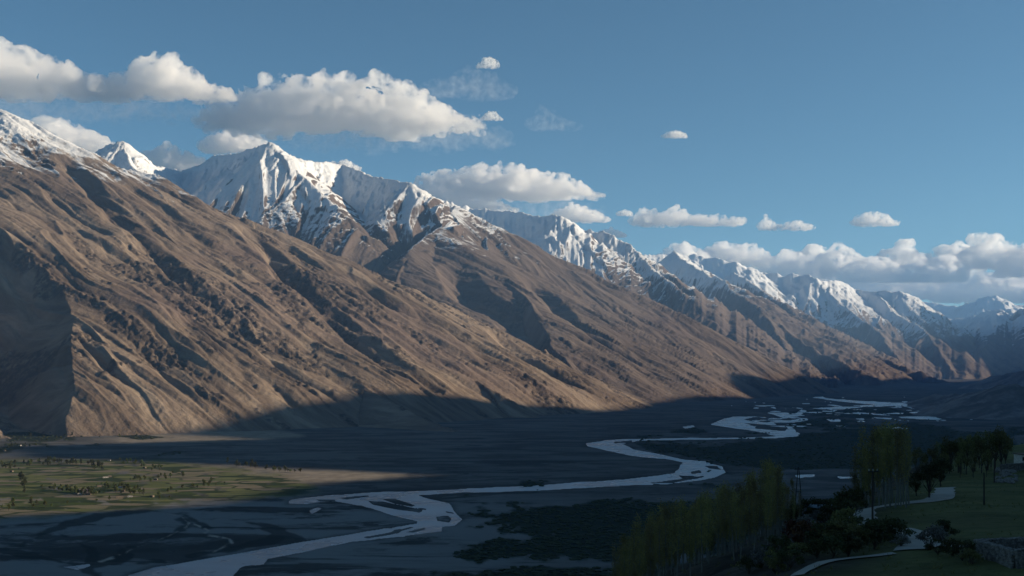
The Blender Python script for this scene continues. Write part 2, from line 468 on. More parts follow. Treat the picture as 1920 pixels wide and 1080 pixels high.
MLAB = ["bare brown scree mountainside with dark rock bands above the valley", "snow covered peaks behind the brown scree mountainside",
        "brown pyramid mountain spur with snow dusted summit", "snow streaked ridge beyond the brown pyramid spur",
        "dark brown spurs running down to the far valley floor", "distant hazy snow range", "farthest blue mountains closing the valley"]
for gi in range(7):
    keep = (facemax > -6) & (Wg[:-1, :-1] == gi)
    me = grid_mesh("mountain", Vv, NR, NC, keep, dict(fa=fa, fc=fc, rock=rock, hue_shade=HUE_SHADE[Wm], snow=SNOW[Wm]))
    link("mountain", me, MOUNT, label=MLAB[gi], kind="structure")

# ------------------------------------------------------------------ right-hand range (outside the frame) and its toe
TOE = [[P(1735, 742, 8600), P(1800, 739, 7600), P(1850, 735, 7000), P(1920, 722, 6500), P(2060, 690, 6300)],
       [P(1868, 713, 14500), P(1920, 694, 14000), P(2010, 660, 13500)]]
def right_height(X, Y):
    H = np.full(X.shape, -300.0, np.float32); D = np.full(X.shape, 1e5, np.float32)
    wx = fbm(X / 1300, Y / 1300, 4, 103) * 160; wy = fbm(X / 1300, Y / 1300 + 30, 4, 104) * 160
    k = sstep(0, 3000, np.abs(X)) * .7 + .3
    Xw, Yw = X + wx * k, Y + wy * k
    cr = shade_crest()
    for line, s in ((cr, .62), (TOE[0], .30), (TOE[1], .30)):
        for p, q in zip(line[:-1], line[1:]):
            dx, dy = q[0] - p[0], q[1] - p[1]
            XX, YY = (Xw, Yw) if s < .5 else (X + wx * .3, Y)
            t = np.clip(((XX - p[0]) * dx + (YY - p[1]) * dy) / (dx * dx + dy * dy), 0, 1)
            d = np.hypot(XX - p[0] - t * dx, YY - p[1] - t * dy)
            H = np.maximum(H, p[2] + t * (q[2] - p[2]) - s * d)
            if s > .5: D = np.minimum(D, d)
    g = (ridged(X / 700, Y / 700, 4, 111) - .6) * 120 * sstep(0, 700, D) * sstep(-20, 200, H)
    g = g + (ridged(X / 210 + Y / 500, Y / 330, 4, 113) - .6) * 26 * sstep(-10, 60, H)
    H = H + g
    return np.where(H < 120, 12 * np.logaddexp(0, np.minimum(H, 300) / 12) - 11 * sstep(120, 0, H) + np.minimum(H, 0) * .05, H)
nr2, nc2 = 300, 220
yy = np.concatenate([np.linspace(-6000, 3500, 60), np.linspace(3550, 16000, 190), np.linspace(16200, 25000, 50)]).astype(np.float32)
vv = np.linspace(0, 1, nc2).astype(np.float32) ** 1.3
x0 = np.where(yy < 3500, 1500.0, .36 * yy); x1 = 3200 + .55 * yy + 3500
x0 = np.maximum(x0, 1200)
X2 = (x0[:, None] + (x1 - x0)[:, None] * vv[None, :]).astype(np.float32).reshape(-1); Y2 = np.repeat(yy, nc2)
H2 = chunked(right_height, X2, Y2)
Hg2 = H2.reshape(nr2, nc2)
fm2 = np.maximum.reduce([Hg2[:-1, :-1], Hg2[1:, :-1], Hg2[:-1, 1:], Hg2[1:, 1:]])
me = grid_mesh("mountain", np.stack([X2, Y2, H2], 1), nr2, nc2, fm2 > -5,
               dict(fa=X2 * .9, fc=Y2, rock=np.zeros_like(X2) + .25, hue_shade=np.zeros_like(X2) + .8, snow=np.zeros_like(X2) - 500))
m = NT("grey_scree"); n1 = m.noise(m.pos(), 1 / 260.0, 6, .62, .5); n2 = m.noise(m.pos(), 1 / 30.0, 5, .65)
m.bump(m.math('ADD', n1, n2), .8, 8.0)
GREYS = m.fin(m.mix(m.math('MULTIPLY', m.ramp(n2, .45, .7), .5), m.mix(m.ramp(n1, .38, .62), (.115, .105, .10), (.235, .215, .20)), (.08, .075, .07)), .95, .05)
link("mountain", me, GREYS, label="grey brown hillside on the near side of the valley beyond the village trees", kind="structure")

# ------------------------------------------------------------------ valley floor and river
WATER = [
 [(230,1095),(243,1077),(287,1063),(400,1045),(500,1027),(567,1015),(616,1008),(712,992),(781,981),(783,977),(737,966),(695,952),(631,939),(602,940),(575,944),(540,944),(540,938),(560,934),(606,929),(702,922.5),(789,920),(893,915),(967,912),(1100,903),(1167,899),(1233,891),(1266,887),(1272,876),(1281,866),(1246,860),(1211,858),(1174,852),(1135,843),(1102,836),(1099,831),(1135,826),(1178,823),(1272,821.5),(1386,820.5),(1452,818),(1491,812),(1491,817),(1452,821.5),(1386,823),(1272,824),(1196,826),(1167,832),(1189,842),(1255,855),(1286,862),(1320,865),(1353,874),(1360,885),(1342,894),(1320,899),(1255,907),(1167,910),(1080,915),(1000,920),(867,923),(785,928),(795,932),(841,943),(850,956),(866,973),(852,985),(829,987),(827,995),(768,1004),(706,1010),(660,1015),(606,1026),(560,1036),(500,1047),(493,1057),(450,1063),(437,1077),(425,1095)],
 [(1331,796),(1359,785),(1373,781),(1415,782),(1392,786),(1412,791),(1449,792),(1457,796),(1407,797),(1420,803),(1460,807),(1474,807),(1482,800),(1498,812),(1497,818),(1460,820.5),(1452,816),(1421,809),(1378,803)],
 [(1433,772),(1454,770.5),(1491,776),(1502,767),(1513,769.5),(1497,781),(1463,782)],
 [(1516,765.5),(1575,761.5),(1631,759),(1674,757),(1674,760.5),(1617,763.5),(1578,768),(1561,771.5),(1555,768)],
 [(1522,745),(1547,742.5),(1541,745.5),(1589,750),(1645,753),(1702,756.5),(1732,762),(1719,767),(1688,761),(1617,756),(1561,751)],
 [(1683,781),(1755,780),(1755,783.5),(1690,784)], [(1733,771),(1778,768),(1775,772),(1745,775)], [(1552,786),(1575,785),(1575,790),(1558,790)],
 [(1605,783),(1625,784),(1618,787),(1605,786)], [(1477,789),(1513,783),(1515,787),(1485,792)], [(1490,890),(1530,888),(1528,893),(1494,896)], [(1570,893),(1600,893),(1598,897),(1572,897)],
 [(1280,800),(1300,797),(1302,800),(1284,804)], [(580,957),(596,951),(602,953),(585,962)], [(120,1062),(140,1060),(168,1056),(170,1060),(145,1068)],
]
_r = random.Random(3)
for _i in range(70):                                   # scattered threads and pools of the braided upper reach
    _x = _r.uniform(1400, 1800); _y = _r.uniform(max(752, 752 + (1560 - _x) * .06), 806 if _x < 1700 else 786); _w = _r.uniform(5, 34); _h = _r.uniform(.5, 1.5); _s = _r.uniform(-.06, .10) * _w
    WATER.append([(_x - _w, _y - _s), (_x, _y - _h), (_x + _w, _y + _s), (_x + _w * .2, _y + _h)])
ISLES = [[(688,938),(720,940),(790,955),(785,960),(750,956),(700,946)], [(716,935),(740,934),(778,947),(772,949),(740,944)], [(817,968),(840,966),(846,972),(842,979),(820,976)], [(832,957),(850,960),(852,963),(838,961)],
 [(680,1006),(720,1000),(770,987),(776,988),(735,1001),(690,1009)], [(758,997),(795,989),(799,991),(775,998)], [(632,933),(690,928),(695,930),(650,936)], [(592,936),(628,936),(630,939),(600,940)],
 [(1215,905),(1290,896),(1320,891),(1320,894),(1260,905)], [(1295,884),(1312,880),(1316,886),(1298,888)], [(1322,873),(1345,873),(1352,880),(1330,878)], [(1150,828),(1185,825.5),(1186,829),(1152,831)],
 [(440,1072),(470,1062),(505,1058),(500,1066)], [(780,951),(800,953),(798,955)], [(1386,792),(1440,796),(1420,798)]]
VEG = [[(1250,852),(1300,838),(1345,832),(1400,827),(1490,821),(1520,812),(1545,795),(1600,800),(1900,806),(2000,880),(1520,886),(1400,882),(1360,866),(1300,860)],
 [(885,965),(935,955),(1040,950),(1100,944),(1250,936),(1400,935),(1450,960),(1400,1040),(1100,1052),(890,1047),(905,1020),(960,1010),(1005,990),(900,986)],
 [(760,1090),(830,1074),(1000,1067),(1250,1064),(1400,1060),(1400,1100),(760,1100)],
 [(1515,772),(1560,772),(1600,764),(1660,762),(1700,770),(1690,780),(1600,790),(1530,800),(1500,795)], [(1280,806),(1310,804),(1370,824),(1300,826)], [(1210,830),(1330,826),(1390,826),(1330,836),(1260,848)],
 [(0,812),(140,806),(170,812),(130,826),(0,838)], [(150,812),(260,810),(310,818),(270,826),(180,818)], [(1000,905),(1010,903),(1010,907)]]
FIELD = [[(-300,868),(0,866),(290,862),(350,872),(470,890),(560,900),(580,918),(520,932),(420,938),(300,948),(150,962),(0,974),(-300,985)]]
SAND = [[(285,866),(420,872),(560,884),(760,888),(760,892),(600,906),(480,900),(380,884)], [(300,812),(500,806),(560,815),(470,826),(250,830),(180,824)], [(0,905),(60,900),(90,912),(40,930),(0,935)], [(0,940),(80,935),(130,955),(60,965),(0,968)]]
DAMP = [[(0,1018),(42,1020),(70,1008),(100,992),(140,980),(190,966),(280,957),(345,965),(390,990)], [(118,1003),(146,1018),(172,1030),(175,1048),(162,1068),(190,1085)], [(0,1032),(62,1042),(117,1054),(167,1062)],
 [(217,1018),(240,1040),(228,1050),(185,1058)], [(240,1026),(308,1010),(355,985),(342,968)], [(455,978),(530,992),(520,1010),(485,1020),(360,1043)], [(262,1055),(290,1054)], [(560,1010),(500,990)], [(420,1060),(470,1045)]]
PALE = [[(188,1053),(225,1042),(250,1028),(310,1008),(350,988),(355,980),(340,968),(300,961)], [(365,983),(392,995),(380,1001)], [(392,1004),(430,1010),(435,1018),(400,1035)], [(150,1025),(151,1033)]]

def poly_sd(px, py, poly, ys=3.0):
    """signed distance, positive inside; vertical pixels weigh ys"""
    p = np.array(poly, np.float32); p[:, 1] *= ys; y = py * ys
    d2 = np.full(px.shape, 1e12, np.float32); ins = np.zeros(px.shape, bool)
    for i in range(len(p)):
        a = p[i - 1]; b = p[i]; e = b - a
        t = np.clip(((px - a[0]) * e[0] + (y - a[1]) * e[1]) / (e @ e + 1e-9), 0, 1)
        d2 = np.minimum(d2, (px - a[0] - t * e[0]) ** 2 + (y - a[1] - t * e[1]) ** 2)
        c = ((a[1] > y) != (b[1] > y)) & (px < (b[0] - a[0]) * (y - a[1]) / (b[1] - a[1] + 1e-9) + a[0])
        ins ^= c
    d = np.sqrt(d2)
    return np.where(ins, d, -d)
def line_d(px, py, line, ys=3.0):
    d2 = np.full(px.shape, 1e12, np.float32)
    for a, b in zip(line[:-1], line[1:]):
        ex, ey = b[0] - a[0], (b[1] - a[1]) * ys
        t = np.clip(((px - a[0]) * ex + (py - a[1]) * ys * ey) / (ex * ex + ey * ey), 0, 1)
        d2 = np.minimum(d2, (px - a[0] - t * ex) ** 2 + ((py - a[1]) * ys - t * ey) ** 2)
    return np.sqrt(d2)

def floor_fields(Xf, Yf):
    """land cover of the flat valley floor at ground points (traced in the picture, laid on the ground)"""
    px = 960 + Xf / Yf * F; py = YH + CAM_Z * F / Yf
    k = Yf / 2600.0
    yk = 2600.0 * np.log(Yf / 2600.0)
    wob = fbm(Xf / 140 / k, yk / 330, 4, 201); wob2 = fbm(Xf / 45 / k, yk / 110, 4, 207)
    def un(polys): return np.maximum.reduce([poly_sd(px, py, p) for p in polys])
    w = un(WATER) + wob * 3.5 + wob2 * 3.0
    sd0 = un(WATER)
    net = np.abs(fbm(Xf / (330 * k) + .35 * yk / 330, yk / 700, 4, 261))
    thin = (.0085 - net) * 420 - 30 * (1 - sstep(-70, -20, sd0)) - 30 * sstep(.12, -.05, fbm(Xf / 260, Yf / 420, 3, 263)) - 30 * (1 - np.maximum(sstep(1180, 1300, px) * sstep(835, 815, py), .75 * sstep(900, 915, py) * sstep(880, 700, px)))
    w = np.minimum(w, -un(ISLES) + wob2 * 2.5)
    w = np.maximum(w, thin)
    # gravel bars inside the wide braids
    bars = fbm(Xf / 260 + Yf / 900, Yf / 520, 4, 219)
    w = np.where((w > 0) & (w < 40), w - 24 * sstep(.30, .52, bars), w)
    big = fbm(Xf / 130 / k, yk / 300, 5, 225)
    v = sstep(-16, 12, un(VEG) + big * 90 + wob2 * 30)
    scat = sstep(.36, .5, fbm(Xf / 210, Yf / 420, 5, 231)) * sstep(-240, -10, un(VEG) + wob * 60) * .8
    v = np.maximum(v, scat)
    fl = sstep(-30, 14, un(FIELD) + wob * 34 + wob2 * 20) * sstep(-.55, -.2, wob2 + wob * .5)
    sa = sstep(-16, 10, un(SAND) + wob * 22)
    dm = np.minimum.reduce([line_d(px, py, l) for l in DAMP]) + wob * 26 + wob2 * 14
    dm = 1 - sstep(5, 15, dm)
    pa = np.minimum.reduce([line_d(px, py, l) for l in PALE]) + wob * 9 + wob2 * 7
    pa = (1 - sstep(.8, 5.0, pa)) * sstep(-.2, .1, wob2)
    return w.astype(np.float32), v, fl, sa, dm, pa

NFR, NFC = 330, 1000
rowsY = CAM_Z * F / np.linspace(20, 425, NFR)
rowsY = np.concatenate([[52000, 42000], rowsY, [1200, 600, 0, -4000]]).astype(np.float32)
uf = np.linspace(-.60, .60, NFC).astype(np.float32)
Xf = (uf[None, :] * np.maximum(rowsY, 1454)[:, None]).reshape(-1); Yf = np.repeat(rowsY, NFC)
Ysafe = np.maximum(Yf, 1300)
cw_, cv_, cf_, cs_, cd_, cp_ = chunked(floor_fields, Xf, Ysafe)
near = (Yf > 1300) & (Yf < 25000)
wet_ = sstep(-16, 0, cw_ + fbm(Xf / 90, Yf / 200, 3, 271) * 16) * (Yf > 1300)
zf = fbm(Xf / 60, Yf / 60, 3, 241) * .25 + .05
zf = np.where(near, zf - 2.2 * sstep(-2.0, 2.0, cw_), zf)

def floor_material():
    m = NT("gravel_silt_and_scrub")
    pos = m.pos()
    st = m.n("ShaderNodeMapping"); m.l(pos, st.inputs[0]); st.inputs["Scale"].default_value = (1 / 320.0, 1 / 130.0, 1); st.inputs["Rotation"].default_value = (0, 0, R(-20))
    a = m.noise(st.outputs[0], 1.0, 6, .62, .6)
    b = m.noise(pos, 1 / 45.0, 5, .6)
    c = m.noise(pos, 1 / 9.0, 4, .6)
    g = m.mix(m.ramp(a, .38, .62), (.064, .061, .056), (.130, .124, .115))
    g = m.mix(m.math('MULTIPLY', m.ramp(b, .45, .7), .4), g, (.12, .116, .11))
    pl = m.noise(st.outputs[0], .55, 7, .7, 1.2)
    g = m.mix(m.math('MULTIPLY', m.attr("plate"), m.ramp(pl, .40, .52)), g, (.20, .195, .185))
    g = m.mix(m.math('MULTIPLY', m.ramp(pl, .47, .40), .7), g, (.040, .040, .036))
    g = m.mix(m.math('MULTIPLY', m.attr("damp"), .8), g, (.028, .030, .026))
    g = m.mix(m.attr("pale"), g, (.34, .30, .25))
    sandc = m.mix(m.ramp(b, .35, .65), (.20, .165, .125), (.28, .235, .18))
    g = m.mix(m.attr("sand"), g, sandc)
    # small farm plots
    pm = m.n("ShaderNodeMapping"); m.l(pos, pm.inputs[0]); pm.inputs["Scale"].default_value = (1 / 95.0, 1 / 42.0, 1); pm.inputs["Rotation"].default_value = (0, 0, R(14))
    wv = m.n("ShaderNodeVectorMath", operation='ADD'); m.l(pm.outputs[0], wv.inputs[0])
    nz = m.noise(pos, 1 / 160.0, 3, .5, 0, 1); sc = m.n("ShaderNodeVectorMath", operation='SCALE'); m.l(nz, sc.inputs[0]); sc.inputs["Scale"].default_value = 1.6
    m.l(sc.outputs[0], wv.inputs[1])
    vo = m.n("ShaderNodeTexVoronoi", feature='F1', voronoi_dimensions='2D'); m.l(wv.outputs[0], vo.inputs["Vector"]); vo.inputs["Scale"].default_value = 1.0; vo.inputs["Randomness"].default_value = .75
    ve = m.n("ShaderNodeTexVoronoi", feature='DISTANCE_TO_EDGE', voronoi_dimensions='2D'); m.l(wv.outputs[0], ve.inputs["Vector"]); ve.inputs["Scale"].default_value = 1.0; ve.inputs["Randomness"].default_value = .75
    rs = m.n("ShaderNodeSeparateColor"); m.l(vo.outputs["Color"], rs.inputs[0])
    plot = m.mix(m.ramp(rs.outputs[0], .25, .55), (.055, .075, .026), (.135, .140, .058))
    plot = m.mix(m.ramp(rs.outputs[1], .58, .62), plot, (.185, .155, .105))
    plot = m.mix(m.ramp(rs.outputs[2], .84, .86), plot, (.035, .050, .022))
    plot = m.mix(m.ramp(ve.outputs["Distance"], .10, .03), plot, (.045, .055, .024))
    plot = m.mix(m.math('MULTIPLY', m.ramp(b, .5, .75), .5), plot, (.05, .055, .03))
    g = m.mix(m.attr("field"), g, plot)
    veg = m.mix(m.ramp(b, .35, .65), (.012, .018, .010), (.028, .036, .018))
    veg = m.mix(m.math('MULTIPLY', m.ramp(a, .55, .7), .6), veg, (.05, .052, .036))
    g = m.mix(m.math('MULTIPLY', m.attr("veg"), m.ramp(b, .25, .45, .65, 1.0)), g, veg)
    m.bump(m.math('ADD', c, b), .5, 1.0)
    return m.fin(g, .95, .05)
FLOOR = floor_material()
ok = np.ones((len(rowsY) - 1, NFC - 1), bool)
me = grid_mesh("valley_floor", np.stack([Xf, Yf, zf], 1), len(rowsY), NFC, None, dict(veg=cv_, field=cf_, sand=cs_, damp=np.maximum(cd_, wet_ * .55), pale=cp_, plate=sstep(1500, 600, 960 + Xf / Ysafe * F) * sstep(915, 950, YH + CAM_Z * F / Ysafe)))
link("valley_floor", me, FLOOR, label="flat gravel valley floor with scrub and farm plots", kind="structure")

def quad(name, x0, x1, y0, y1, z):
    me = bpy.data.meshes.new(name)
    me.from_pydata([(x0, y0, z), (x1, y0, z), (x1, y1, z), (x0, y1, z)], [], [(0, 1, 2, 3)])
    return me
m = NT("silty_water")
wn_ = m.noise(m.pos(), 1 / 5.0, 4, .65); wl = m.noise(m.pos(), 1 / 170.0, 4, .6)
m.bump(wn_, 1.0, 1.6)
m.b.inputs["IOR"].default_value = 1.33
RIVER = m.fin(m.mix(m.ramp(wl, .35, .65), (.25, .29, .315), (.42, .455, .475)), m.ramp(wl, .3, .7, .22, .38), .5)
link("river", quad("river", -1500, 6500, 1300, 24000, -.9), RIVER, label="braided silty river winding along the valley", kind="structure")
m = NT("outer_ground"); n1 = m.noise(m.pos(), 1 / 800.0, 5, .6)
OUT = m.fin(m.mix(n1, (.10, .09, .08), (.20, .175, .145)), .95, .05)
link("ground", quad("ground", -40000, 44000, -12000, 52000, -6.0), OUT, kind="structure")

# ------------------------------------------------------------------ near hillside (village terrace)
def hill(X, Y):
    X = np.asarray(X, np.float32); Y = np.asarray(Y, np.float32)
    zb = -8.4 - .07 * Y + 6.6 * np.exp(-(np.minimum(Y, 60) / 26.0) ** 2) * (Y > -200)
    zb = np.where(Y < 0, -1.8 - .05 * Y, zb)
    xe = np.interp(Y, [-400, 0, 40, 69, 100, 150, 200, 300, 450, 600, 900], [-40, -12, 4, 12.7, 22, 41, 62, 106, 172, 235, 360]).astype(np.float32)
    off = xe - X + fbm(X / 26, Y / 26, 3, 301) * 6
    z = zb - .52 * 7 * np.logaddexp(0, off / 7)
    z = z - .45 * 25 * np.logaddexp(0, (Y - 520 - .35 * np.maximum(X - 200, 0)) / 25)
    z = z + .10 * np.maximum(X - 90, 0) ** 1.1 * (Y < 1e9) * np.clip((X - 60) / 400, 0, 1)
    z = z + fbm(X / 34, Y / 34, 3, 305) * .9 + fbm(X / 7, Y / 7, 3, 309) * .16
    # terrace steps across the pasture
    st = (Y + .25 * X) / 34.0 + fbm(X / 50, Y / 50, 2, 311) * .35
    z = z + (st - np.floor(st) - .5 - (sstep(.86, 1.0, st - np.floor(st)))) * .55 * np.clip(-off / 12, 0, 1)
    return z + CAM_Z
def hz1(x, y): return float(hill(np.array([x]), np.array([y]))[0])
def on_hill(px, py):
    Yr = np.linspace(30, 620, 3000).astype(np.float32); Xr = (px - 960) / F * Yr; Zr = CAM_Z + (YH - py) / F * Yr
    h = hill(Xr, Yr); k = np.argmax(Zr <= h) if (Zr <= h).any() else 2999
    return float(Xr[k]), float(Yr[k]), float(h[k])

hyy = np.concatenate([np.linspace(-300, 40, 40), np.linspace(42, 240, 150), np.linspace(244, 640, 90), np.linspace(650, 1150, 25)]).astype(np.float32)
hv = np.linspace(0, 1, 260)
hx0 = np.interp(hyy, [-300, 0, 300, 1150], [-420, -330, -330, -350]); hx1 = np.interp(hyy, [-300, 0, 1150], [600, 300, 900])
cx = np.interp(hyy, [-300, 60, 150, 450, 1150], [0, 18, 55, 200, 480])
hx = np.where(hv[None, :] < .25, hx0[:, None] + (cx - 60 - hx0)[:, None] * (hv[None, :] / .25), np.where(hv[None, :] < .8, (cx - 60)[:, None] + 160 * (hv[None, :] - .25) / .55, (cx + 100)[:, None] + (hx1 - cx - 100)[:, None] * (hv[None, :] - .8) / .2)).astype(np.float32)
Xh = hx.reshape(-1); Yh = np.repeat(hyy, len(hv))
Zh = np.maximum(hill(Xh, Yh), -5)
xeh = np.interp(Yh, [-400, 0, 40, 69, 100, 150, 200, 300, 450, 600, 900], [-40, -12, 4, 12.7, 22, 41, 62, 106, 172, 235, 360])
grass = sstep(-2, 10, Xh - xeh - 3 + fbm(Xh / 20, Yh / 20, 3, 321) * 12)
m = NT("pasture_and_scrubby_earth")
n1 = m.noise(m.pos(), 1 / 11.0, 6, .65); n2 = m.noise(m.pos(), 1 / 1.6, 5, .7); n3 = m.noise(m.pos(), 1 / 45.0, 3, .5)
gcol = m.mix(m.ramp(n1, .35, .65), (.075, .080, .032), (.135, .135, .055))
gcol = m.mix(m.math('MULTIPLY', m.ramp(n3, .5, .65), .5), gcol, (.055, .050, .030))
gcol = m.mix(m.math('MULTIPLY', m.ramp(n2, .5, .8), .6), gcol, (.012, .018, .007))
ecol = m.mix(m.ramp(n1, .35, .65), (.018, .015, .012), (.075, .064, .052))
ecol = m.mix(m.math('MULTIPLY', m.ramp(n2, .55, .75), .7), ecol, (.10, .088, .074))
m.bump(m.math('ADD', n2, n1), .8, .35)
HILLM = m.fin(m.mix(m.attr("grass"), ecol, gcol), .95, .04)
me = grid_mesh("hillside", np.stack([Xh, Yh, Zh], 1), len(hyy), len(hv), None, dict(grass=grass))
link("hillside", me, HILLM, label="dark green pasture terrace and scrubby slope above the river", kind="structure")

m = NT("dusty_track"); n1 = m.noise(m.pos(), 1 / 2.2, 5, .65); n2 = m.noise(m.pos(), 1 / .3, 3, .6)
m.bump(n2, .6, .05)
TRACK = m.fin(m.mix(n1, (.24, .22, .19), (.42, .385, .335)), .95, .05)
TRACKS = []
def track(pixels, width, label):
    pts = [on_hill(*p) for p in pixels]
    p = np.array([(x, y) for x, y, z in pts]); L = np.concatenate([[0], np.cumsum(np.hypot(*np.diff(p, axis=0).T))])
    t = np.linspace(0, L[-1], max(12, int(L[-1] / 1.2)))
    cx_ = np.interp(t, L, p[:, 0]); cy_ = np.interp(t, L, p[:, 1])
    ker_ = np.ones(7) / 7
    cx_ = np.convolve(np.pad(cx_, 3, mode='edge'), ker_, 'valid'); cy_ = np.convolve(np.pad(cy_, 3, mode='edge'), ker_, 'valid')
    tx = np.gradient(cx_); ty = np.gradient(cy_); ln = np.hypot(tx, ty) + 1e-6
    nx, ny = -ty / ln, tx / ln
    V = []
    NW = 7
    for i in range(len(t)):
        w = width * (1 + .22 * float(perlin(np.array([t[i] / 5]), np.array([3.3]), 9)[0]))
        for j in range(NW):
            o = (j / (NW - 1) - .5) * w + .12 * float(perlin(np.array([t[i] / 4.0]), np.array([j * 5.0]), 4)[0]) * (j in (0, NW - 1))
            V.append((cx_[i] + nx[i] * o, cy_[i] + ny[i] * o, 0))
    V = np.array(V, np.float32); V[:, 2] = hill(V[:, 0], V[:, 1]) + .10
    TRACKS.append((cx_, cy_, width))
    me = grid_mesh("track", V, len(t), NW)
    link("track", me, TRACK, label=label, kind="structure")
track([(1772, 914), (1768, 928), (1762, 937), (1735, 942), (1690, 946), (1650, 950), (1618, 956), (1612, 966), (1622, 980), (1650, 991), (1690, 997), (1725, 1006), (1738, 1017), (1722, 1030), (1700, 1036)], 3.4, "pale dirt track winding through the village pasture")
track([(1726, 1024), (1780, 1026), (1835, 1024)], 1.6, "short side path leading to the stone enclosure")
track([(1705, 1036), (1650, 1042), (1590, 1047), (1540, 1055), (1505, 1068), (1490, 1085)], 1.1, "faint footpath along the upper edge of the lower pasture")

# ------------------------------------------------------------------ trees and shrubs
def mat_leaf(name, c1, c2, trans=.25):
    m = NT(name); o = m.n("ShaderNodeObjectInfo").outputs["Random"]
    n = m.noise(m.pos(), 1 / .8, 3, .6)
    cc = m.mix(m.ramp(n, .3, .7), c1, c2)
    hs = m.n("ShaderNodeHueSaturation"); m.l(cc, hs.inputs["Color"]); m.l(m.math('MULTIPLY_ADD', o, .05, .475), hs.inputs["Hue"]); m.l(m.math('MULTIPLY_ADD', o, .6, .7), hs.inputs["Value"])
    m.b.inputs["Transmission Weight"].default_value = 0.0
    mm = m.fin(hs.outputs[0], .7, .2)
    tr = m.n("ShaderNodeBsdfTranslucent"); m.l(hs.outputs[0], tr.inputs[0])
    mx = m.n("ShaderNodeMixShader"); mx.inputs[0].default_value = trans
    m.l(m.b.outputs[0], mx.inputs[1]); m.l(tr.outputs[0], mx.inputs[2]); m.l(mx.outputs[0], m.t.nodes["Material Output"].inputs[0])
    return mm
LEAF_POP = mat_leaf("poplar_leaves", (.16, .138, .050), (.25, .212, .08), .5)
LEAF_DARK = mat_leaf("dark_leaves", (.034, .040, .017), (.070, .074, .030), .4)
LEAF_MID = mat_leaf("willow_leaves", (.095, .095, .036), (.17, .155, .062), .5)
LEAF_RUST = mat_leaf("rusty_leaves", (.055, .026, .014), (.10, .045, .022))
LEAF_GREY = mat_leaf("grey_twigs", (.09, .085, .075), (.17, .16, .145))
LEAF_VILLAGE = mat_leaf("village_leaves", (.045, .062, .018), (.11, .125, .038))  # brighter leaf green of the village trees
LEAF_BLOS = mat_leaf("blossom", (.16, .13, .12), (.28, .25, .24))
m = NT("pale_bark"); n = m.noise(m.pos(), 1 / .25, 4, .6); BARK = m.fin(m.mix(n, (.085, .082, .070), (.20, .195, .17)), .9, .1)
m = NT("dark_bark"); n = m.noise(m.pos(), 1 / .3, 4, .6); BARKD = m.fin(m.mix(n, (.04, .033, .026), (.09, .075, .06)), .9, .1)

def tube(path, radii, seg=6):
    V, T = [], []
    for i, (p, r) in enumerate(zip(path, radii)):
        for k in range(seg):
            a = 2 * math.pi * k / seg
            V.append((p[0] + r * math.cos(a), p[1] + r * math.sin(a), p[2]))
        if i:
            for k in range(seg):
                a, b = (i - 1) * seg + k, (i - 1) * seg + (k + 1) % seg
                T.append((a, b, b + seg)); T.append((a, b + seg, a + seg))
    return np.array(V, np.float32), np.array(T, np.int32)
def leaf_quads(C, size, rg_):
    n = len(C)
    a = rg_.normal(size=(n, 3)); a /= np.linalg.norm(a, axis=1)[:, None]
    b = np.cross(a, rg_.normal(size=(n, 3))); b /= np.linalg.norm(b, axis=1)[:, None] + 1e-6
    s_ = (size * rg_.uniform(.6, 1.4, n))[:, None]
    V = np.stack([C - a * s_, C - b * s_ * .6, C + a * s_, C + b * s_ * .6], 1).reshape(-1, 3).astype(np.float32)
    i = np.arange(n) * 4
    T = np.concatenate([np.stack([i, i + 1, i + 2], 1), np.stack([i, i + 2, i + 3], 1)])
    return V, T
def joinm(name, parts, smooth=False):
    VV, TT, n = [], [], 0
    for V, T in parts:
        VV.append(V); TT.append(T + n); n += len(V)
    return tri_mesh(name, np.concatenate(VV), np.concatenate(TT), smooth)

def poplar_proto(seed, H=10.0, leaves=1100, spread=.9, size=.10, bare=.28):
    rg_ = np.random.default_rng(seed)
    zs = np.linspace(0, H * .97, 10)
    bend = np.cumsum(rg_.normal(0, .05, (10, 2)), 0); bend[0] = 0
    path = np.column_stack([bend, zs]); path[0, 2] = -.8
    rad = np.interp(zs, [0, H * .5, H], [.12, .075, .015])
    parts = [tube(path, rad, 7)]
    tips = []
    for i in range(34):
        z0 = H * rg_.uniform(bare * .7, .93); a = rg_.uniform(0, 2 * math.pi)
        L = H * rg_.uniform(.10, .22) * (1.15 - z0 / H * .6); out = L * rg_.uniform(.25, .5) * spread
        b0 = np.array([np.interp(z0, zs, bend[:, 0]), np.interp(z0, zs, bend[:, 1]), z0])
        pts = [b0 + np.array([math.cos(a) * out * t ** .8, math.sin(a) * out * t ** .8, L * t ** 1.1]) for t in (0, .35, .7, 1.0)]
        parts.append(tube(pts, [.028, .020, .012, .005], 4))
        tips.append(pts)
    tm = joinm("trunk", parts)
    C = []
    for k in range(leaves):
        pts = tips[rg_.integers(len(tips))]; t = rg_.uniform(.15, 1.1)
        p = pts[0] + (pts[3] - pts[0]) * t
        C.append(p + rg_.normal(0, .16 + .10 * t, 3) * np.array([1, 1, 1.3]))
    C = np.array(C)
    lm = joinm("crown", [leaf_quads(C, size, rg_)])
    return tm, lm
